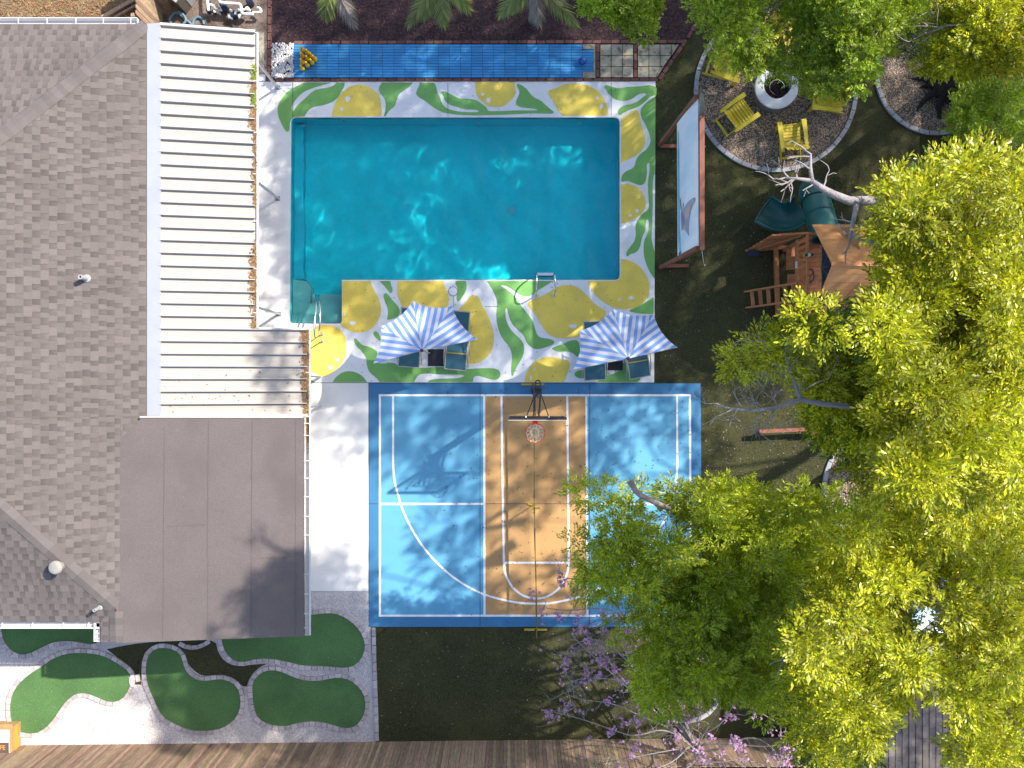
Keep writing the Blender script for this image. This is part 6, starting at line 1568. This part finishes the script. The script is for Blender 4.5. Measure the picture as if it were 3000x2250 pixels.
lowF = clumps_in(polyF, 300, lambda x, y: 9.9, rg, 33, holesF + thinF, [], 55, .35, -2)
tF = tree('oak_tree', 'bright leafy tree filling the lower right corner', (9.0, -4.6, 0), 9.6, csF, rg, m_leafC, .26, 10, 36, .26, n=10, ll_=.068, lw=.026, L_=.18)
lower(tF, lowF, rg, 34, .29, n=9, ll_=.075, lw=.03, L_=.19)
for q in ((2370, 1930), (2400, 1925), (2430, 1935), (2395, 1945), (2720, 1680), (2760, 1690), (2830, 1705), (2950, 2080), (2980, 2120)):
    b = MB(); twigs(b, at(*q, 12.4), (rg.normal(0, 1), rg.normal(0, 1), 0), .5, .022, 1, rg); b.build('bare_twig', m_dead, tF, sm=True)

# D: finer leaved tree over the court
rg = np.random.default_rng(47)
polyD = (E3([(1830,890),(1790,850),(1700,870),(1620,890),(1550,850),(1510,940),(1450,950),(1440,1010),(1380,1050),(1290,1080),(1210,1000),(1190,1090),(1120,1170),(1100,1260),(980,1290),(1010,1350),(920,1370),(910,1440),(970,1490),(840,1510),(780,1520),(770,1590),(805,1655)]) +
         Z7([(1110,70),(1120,100),(1190,120),(1250,180),(1320,210),(1350,170),(1450,120),(1560,60),(1640,180),(1670,350),(1760,380),(1710,450),(1740,560),(1710,720),(1720,850),(1640,930),(1740,1000),(1660,1080),(1770,1100),(1860,1140),(1960,1170),(2034,1180)]) +
         R8([(200,1190),(300,1210),(480,1290),(530,1370),(640,1340),(740,1200),(760,900),(900,300),(1040,40)]) + R5c([(1060,470),(990,530),(900,520),(740,520),(690,540),(550,510),(540,470),(430,480),(330,440),(290,450),(250,410),(200,450),(130,490),(20,510)]))
holesD = [E3([(1430,1160),(1560,1150),(1640,1240),(1560,1300),(1440,1280)]), E3([(1760,1300),(1815,1290),(1810,1400),(1750,1420)]), Z7([(1290,140),(1440,200),(1600,240),(1600,340),(1400,330),(1300,260)])]
thinD = [E3([(1310,1080),(1700,1120),(1850,1290),(1820,1500),(1640,1480),(1540,1350),(1380,1300)]), E3([(1120,1560),(1300,1590),(1260,1659),(1120,1659)])]
csD = clumps_in(polyD, 640, lambda x, y: 7.3 + .8 * math.sin(x * .026 + .8 * math.sin(y * .013)) * math.sin(y * .027 + 2), rg, 21, holesD, thinD, 27, .4, -.02, 58)
csD = np.concatenate([csD, clumps_in([(1650, 1400), (2200, 1400), (2200, 1800), (1800, 1900), (1650, 1800)], 50, lambda x, y: 6.8, rg, 40, holesD + thinD, inset=48)])
tD = tree('fine_leaved_tree', 'fine leaved green tree hanging over the right half of the court', (6.9, -5.2, 0), 5.2, csD, rg, m_leafD, .2, 15, 28, .25, n=11, ll_=.088, lw=.028, L_=.18, six=False)
b = MB(); z = 8.2
b.tube([at(1846, 1409, z), at(1852, 1420, z), at(1862, 1438, z), at(1881, 1454, z), at(1913, 1469, z), at(1960, 1490, z - .3)], [.075, .055, .055, .055, .055, .05], 9)
b.build('dead_stub', M('pinkish cut branch', (.3, .24, .23), .9, .3, 10), tD, sm=True)

# pink blossom tree by the fence
rg = np.random.default_rng(48)
pk = thing('blossom_tree', 'bare grey tree with pink blossom clusters above the fence', 'tree', tuple(at(2000, 2130)))
b = MB(); base = at(2000, 2130); tips = []
b.tube(open_smooth([base, base + Vector((.05, .0, .8)), base + Vector((.08, -.05, 1.7))], 2), .1, 9); b.build('trunk', m_pinkbark, pk, sm=True)
b = MB(); fork = base + Vector((.08, -.05, 1.6))
arms = [[(2030,2190),(1950,2130),(1860,2160),(1800,2140),(1700,2105),(1620,2085)], [(2000,2120),(1900,2030),(1830,1995),(1750,1985),(1680,1990),(1660,2030),(1690,2080)], [(1990,2080),(1930,2000),(1850,1950),(1780,1880),(1720,1870),(1660,1900),(1665,1925)],
        [(1990,2060),(1900,1860),(1830,1800),(1760,1780),(1660,1790),(1590,1780)], [(1900,1870),(1850,1830),(1780,1740),(1700,1700),(1640,1690)], [(1820,1990),(1780,1930),(1740,1880),(1690,1890),(1650,1960)], [(2040,2160),(2120,2120),(2160,2040),(2230,2090),(2300,2130)], [(2050,2180),(2150,2180),(2250,2190),(2330,2170)],
        [(2030,2200),(2080,2240),(2180,2220),(2280,2260)], [(2010,2190),(1900,2210),(1800,2230),(1700,2220)], [(2020,2180),(1980,2230),(1900,2260)], [(2060,2150),(2110,2080),(2120,2030)], [(1960,2130),(1880,2100),(1800,2060),(1700,2050),(1650,2030)], [(1690,1880),(1670,1850),(1720,1830),(1780,1860)], [(1850,1960),(1830,1900),(1800,1860),(1760,1900)], [(2100,2200),(2200,2150),(2280,2200),(2290,2280)], [(2040, 2230), (2000, 2260), (1950, 2290)]]
for ar in arms:
    zz = rg.uniform(2.6, 3.4); pts = [fork] + [at(x, y, min(zz, 1.9 + .5 * i)) for i, (x, y) in enumerate(ar)]
    pts = open_smooth(pts, 2); n = len(pts); r0 = rg.uniform(.018, .03)
    b.tube(pts, [r0 * (1 - .75 * i / n) for i in range(n)], 6)
    for i in range(3, n, 2):
        if rg.random() < .8:
            d = (pts[min(i + 1, n - 1)] - pts[i - 1]).normalized(); sd = Vector((-d.y, d.x, rg.normal(0, .4))) * rg.choice((-1, 1))
            tips += twigs(b, pts[i], d * .5 + sd, rg.uniform(.22, .55), .009, int(rg.integers(1, 4)), rg)
    tips.append(pts[-1])
b.build('branches', m_pinkbark, pk, sm=True)
cl = [(1640,1690),(1680,1735),(1700,1720),(1765,1850),(1750,1840),(1815,1860),(1840,1850),(1735,1930),(1755,1915),(1770,1945),(1650,1955),(1660,1935),(1800,1960),(1720,1880),(1850,1895),(1605,2095),(1655,2060),(1665,2070),(1790,2055),(1790,2145),(1875,2150),(1860,2190),(1820,1995),(1750,1975),(1870,2105),(1830,2120),(1560,1740),(1590,1790),(1630,1810),(1690,1810),(1850,2220),(1810,2245),(2115,2055),(2130,2060),(2130,2100),(2155,2110),(2150,2170),(2165,2180),(2170,2190),(2080,2165),(2210,2090),(2300,2160),(2310,2200),(2300,2225),(2305,2245),(2180,2220),(2120,2210),(2060,2240),(2050,2205),(1985,2155),(1770,1800),(1700,1840),(1810,1810),(1650,1705),(1970,2110),(2260,2140),(2340,2190)]
fl = []
for x, y in cl:
    c = at(x, y, rg.uniform(2.7, 3.4)); k = int(rg.integers(5, 16))
    for _ in range(k): fl.append(np.array(c) + rg.normal(0, .06, 3))
for tp in tips:
    if rg.random() < .22: fl.append(np.array(tp))
fl = np.array(fl); crown('blossom', m_flower, fl, rg.normal(0, 1, (len(fl), 3)), pk, rg, n=6, ll_=.05, lw=.04, L_=.025, spread=.8)

# strap leaved plant in front of the fence top, brown shrubs at the right edge
rg = np.random.default_rng(49)
def strap_plant(label, base, z, n, ln, mat, name='strap_plant', wd=.03, cat='plant', dirs=None):
    t = thing(name, label, cat, tuple(base)); b = MB()
    for k in range(n):
        a = rg.uniform(0, 2 * math.pi); L_ = ln * rg.uniform(.6, 1.1); el = rg.uniform(.4, 1.35); p = Vector(base) + Vector((0, 0, z)); d = Vector((math.cos(a) * math.cos(el), math.sin(a) * math.cos(el), math.sin(el))); pts = []
        for i in range(6):
            pts.append(p.copy()); p += d * L_ / 5; d.z -= .28; d.normalize()
        sd = Vector((-math.sin(a), math.cos(a), 0)); vs = []
        for i, q in enumerate(pts):
            w_ = wd * (1 - (i / 5.2) ** 2) * .5; vs += [q - sd * w_, q + sd * w_]
        b.add(vs, [(2 * i, 2 * i + 1, 2 * i + 3, 2 * i + 2) for i in range(5)])
    b.build('leaves', mat, t)
    b = MB(); b.tube([Vector(base), Vector(base) + Vector((0, 0, z + .02))], .04, 7); b.build('stem', m_bark, t)
strap_plant('pale strap leaved plant poking over the fence at the bottom', at(1738, 2203, .3), 1.5, 110, .55, m_yucca)
strap_plant('dry pinkish grass tuft in the round bed under the pink tree', at(2003, 2085), .1, 90, .35, M('pink dry grass', (.36, .22, .2), .8), wd=.012)
rg = np.random.default_rng(50)
for lab, c0, n_, zz in (('brown leaved shrub at the right edge above the tall tree', (2985, 500), 16, 1.6), ('reddish brown shrub at the right edge halfway down', (2960, 1080), 14, 1.4)):
    cs = np.array([tuple(at(c0[0] + rg.normal(0, 30), c0[1] + rg.normal(0, 60), zz + rg.normal(0, .3))) for _ in range(n_)])
    t = thing('shrub', lab, 'shrub', tuple(at(*c0))); P, U = fill(cs, rg, 60, .35)
    crown('foliage', M('brown leaf', (.12, .06, .035), .6, islvar=.5, hue=.03), P, U, t, rg, n=7, ll_=.07, lw=.03, L_=.15)
    b = MB()
    for c in cs[:8]: b.tube([tuple(at(*c0)), tuple(c)], [.03, .01], 5)
    b.build('stem', m_bark, t)

# palms along the top
rg = np.random.default_rng(51)
def palm(label, cpx, z, fronds):
    c = at(cpx[0], cpx[1], z); t = thing('palm', label, 'palm', (c.x, c.y, 0), group='palms in the mulch bed')
    b = MB(); b.tube(open_smooth([(c.x, c.y, 0), (c.x + .03, c.y, z * .5), (c.x, c.y, z)], 1), .09, 10); b.build('trunk', m_bark, t, sm=True)
    for (ex, ey), dry in fronds:
        e = at(ex, ey, z - .35); mid = Vector(c).lerp(e, .5) + Vector((0, 0, .38)); b = MB()
        pts = [Vector(c) * (1 - u) ** 2 + mid * 2 * u * (1 - u) + e * u * u for u in [k / 16 for k in range(17)]]
        b.tube(pts, [.016 * (1 - .7 * k / 16) for k in range(17)], 5)
        for i in range(2, 17):
            d = (pts[min(i + 1, 16)] - pts[i - 1]).normalized(); sd = d.cross(Vector((0, 0, 1))).normalized(); u = i / 16
            ll2 = .42 * math.sin(math.pi * (.18 + .74 * u)) + .08
            for s in (-1, 1):
                for q in (0, .5):
                    st = pts[i] - d * (q * (pts[i] - pts[i - 1]).length); dr = (d * (.75 + .3 * u) + sd * s * (.75 - .25 * u) + Vector((0, 0, -.12 - (.3 if dry else .1) + rg.normal(0, .12)))).normalized()
                    L_ = ll2 * rg.uniform(.8, 1.1); w_ = .012 if not dry else .009; pn = dr.cross(Vector((0, 0, 1))).normalized() * w_
                    m_ = st + dr * L_ * .55; tip = st + dr * L_ + Vector((0, 0, -.1 * L_ * (2 if dry else 1)))
                    b.add([st - pn * .5, m_ - pn, tip, m_ + pn, st + pn * .5], [(0, 1, 2, 3, 4)])
        b.build('frond', m_leafPd if dry else m_leafP, t)
palm('palm with one grey dead frond, leftmost of the palms in the mulch', (978, -42), 2.5, [((952, 58), 0), ((1040, 78), 1), ((1000, 20), 0), ((940, 20), 0), ((960, -120), 0), ((1060, -60), 0), ((890, -60), 0)])
palm('palm with three spread green fronds in the middle of the mulch bed', (1292, -52), 2.6, [((1195, 74), 0), ((1298, 76), 0), ((1378, 30), 0), ((1240, 50), 0), ((1370, -80), 0), ((1210, -70), 0), ((1300, -150), 0)])
palm('palm with drooping dull fronds nearest the paver walk', (1562, -48), 2.6, [((1462, 46), 0), ((1580, 74), 1), ((1690, 78), 0), ((1500, 30), 0), ((1640, -20), 0), ((1480, -60), 0), ((1560, -140), 0)])

# ------------------------------------------------------------------ trees standing outside the picture whose shade lies across the yard
rg = np.random.default_rng(60)
SHADE = [
 # (ground outline in photo pixels, sun flecks (x, y, rx, ry), density, lowest, highest)
 ([(850, 250), (1930, 250), (1930, 540), (1480, 600), (1460, 900), (1930, 900), (1930, 1110), (1150, 1110), (1060, 960), (800, 860)], [(900, 590, 40, 40), (980, 780, 70, 35), (1390, 880, 30, 25), (1520, 960, 25, 25), (1500, 1080, 35, 30), (1450, 1060, 35, 25)], .26, 9, 19),
 ([(850, 320), (1250, 320), (1250, 860), (850, 860)], [(900, 590, 40, 40), (970, 780, 70, 35)], .2, 10, 19),
 ([(815, -60), (2050, -60), (2050, 240), (930, 240), (815, 80)], [(1255, 195, 60, 20), (1830, 120, 80, 45), (900, 110, 60, 30)], .26, 7, 17),
 ([(1930, 20), (2560, 20), (2560, 480), (2380, 760), (2300, 1120), (1930, 1120)], [(2300, 540, 60, 40), (2440, 520, 90, 40), (2200, 620, 60, 30), (2150, 480, 50, 30), (2080, 970, 20, 30)], .22, 9, 18),
 ([(2560, 60), (2900, 60), (2900, 420), (2560, 420)], [(2700, 150, 60, 60)], .15, 8, 14),
 ([(1090, 1125), (2050, 1125), (2050, 1330), (1720, 1440), (1440, 1440), (1200, 1390), (1090, 1330)], [(1270, 1210, 80, 22), (1180, 1260, 60, 30), (1640, 1330, 60, 30), (1900, 1220, 50, 30), (1880, 1300, 40, 40), (1960, 1350, 60, 50), (1450, 1280, 25, 25), (1350, 1160, 60, 20)], .2, 9, 16),
 ([(1250, 1560), (1400, 1500), (1420, 1720), (1330, 1780)], [], .22, 9, 12),
 ([(1430, 1440), (1720, 1440), (1720, 1830), (1430, 1830)], [(1520, 1520, 60, 50), (1620, 1480, 50, 60), (1480, 1650, 40, 40), (1650, 1600, 30, 60)], .1, 9, 14),
 ([(915, 1125), (1080, 1125), (1080, 1270), (1000, 1400), (915, 1400)], [(960, 1350, 40, 30), (1050, 1250, 30, 30)], .2, 9, 17),
 ([(800, 560), (860, 560), (860, 800), (700, 960), (700, 860)], [(820, 690, 40, 40)], .12, 10, 17),
 ([(2150, 2130), (2420, 2130), (2420, 2300), (2150, 2300)], [], .22, 9, 14),
 ([(560, 1150), (720, 1144), (725, 1345), (650, 1250), (560, 1230)], [], .16, 12, 19),
 ([(765, 300), (850, 300), (850, 600), (790, 600)], [(820, 420, 40, 40)], .1, 10, 18),
 ([(984, 1963), (1237, 1963), (1237, 2436), (984, 2436)], [], .11, 15, 21),
 ([(535, 2023), (730, 2023), (730, 2153), (535, 2153)], [], .05, 18, 23),
 ([(622, 1755), (730, 1755), (730, 1893), (622, 1893)], [], .09, 18, 23),
 ([(1480, 420), (1820, 420), (1820, 570), (1480, 570)], [(1560, 480, 25, 20)], .17, 9, 19),
]
allc = []; under = []
def frame_out(p, m=.75):
    k = (H - p[2]) / F; return abs(p[0]) > 1500 * k + m or abs(p[1]) > 1125 * k + m
def hidden(p):                              # below the crown of the tall tree
    k = F / (H - p[2]); X, Y = np.array([1500 + p[0] * k]), np.array([1125 - p[1] * k])
    return p[2] < 12.6 and inside(polyC, X, Y)[0] and edge_dist(polyC, X, Y)[0] > 140 and not any(inside(h, X, Y)[0] for h in holesC + thinC)
for poly, lights, dens, zlo, zhi in SHADE:
    xs = [p[0] for p in poly]; ys = [p[1] for p in poly]
    area = abs(sum(poly[i - 1][0] * poly[i][1] - poly[i][0] * poly[i - 1][1] for i in range(len(poly)))) / 2
    n_ = int(area * dens / 1000); got = []
    for _ in range(n_):
        for _t in range(40):
            x, y = rg.uniform(min(xs), max(xs)), rg.uniform(min(ys), max(ys)); X, Y = np.array([x]), np.array([y])
            if inside(poly, X, Y)[0] and not any((x - l[0]) ** 2 / l[2] ** 2 + (y - l[1]) ** 2 / l[3] ** 2 < 1 for l in lights) and (not got or min((x - a_) ** 2 + (y - b_) ** 2 for a_, b_ in got) > 34 ** 2): break
        else: continue
        g0 = at(x, y); got.append((x, y))
        for _t in range(40):
            z = rg.uniform(zlo, zhi); p = (g0.x + .855 * z, g0.y + .556 * z, z)
            if frame_out(p): allc.append(p); break
            if hidden(p): under.append(p); break
allc = np.array(allc)
trunks = [(1.5, 12.6), (5.6, 13.2), (9.6, 13.6), (13.2, 12.0), (14.6, 7.6), (14.8, 2.6), (15.2, -2.4), (18.5, 9.5)]
D2 = np.stack([(allc[:, 0] - t[0]) ** 2 + (allc[:, 1] - t[1]) ** 2 for t in trunks], 1); own = D2.argmin(1)
wh = ['left end of the top row', 'second in the top row', 'third in the top row', 'top right corner', 'upper right side', 'middle right side', 'lower right side', 'far right']
for i, tp in enumerate(trunks):
    cs = allc[own == i]
    if len(cs) < 3: continue
    tree('shade_tree', 'leafy shade tree standing outside the yard, ' + wh[i], (tp[0], tp[1], 0), float(np.percentile(cs[:, 2], 30)), cs, rg, m_leafD, .22, 14, 34, .50, group='trees outside the yard', n=7, ll_=.15, lw=.062, L_=.3, six=False)
if len(under):
    P, U = fill(np.array(under), rg, 34, .5); crown('lower_crown', m_leafC, P, U, tC, rg, n=7, ll_=.13, lw=.055, L_=.3, six=False)
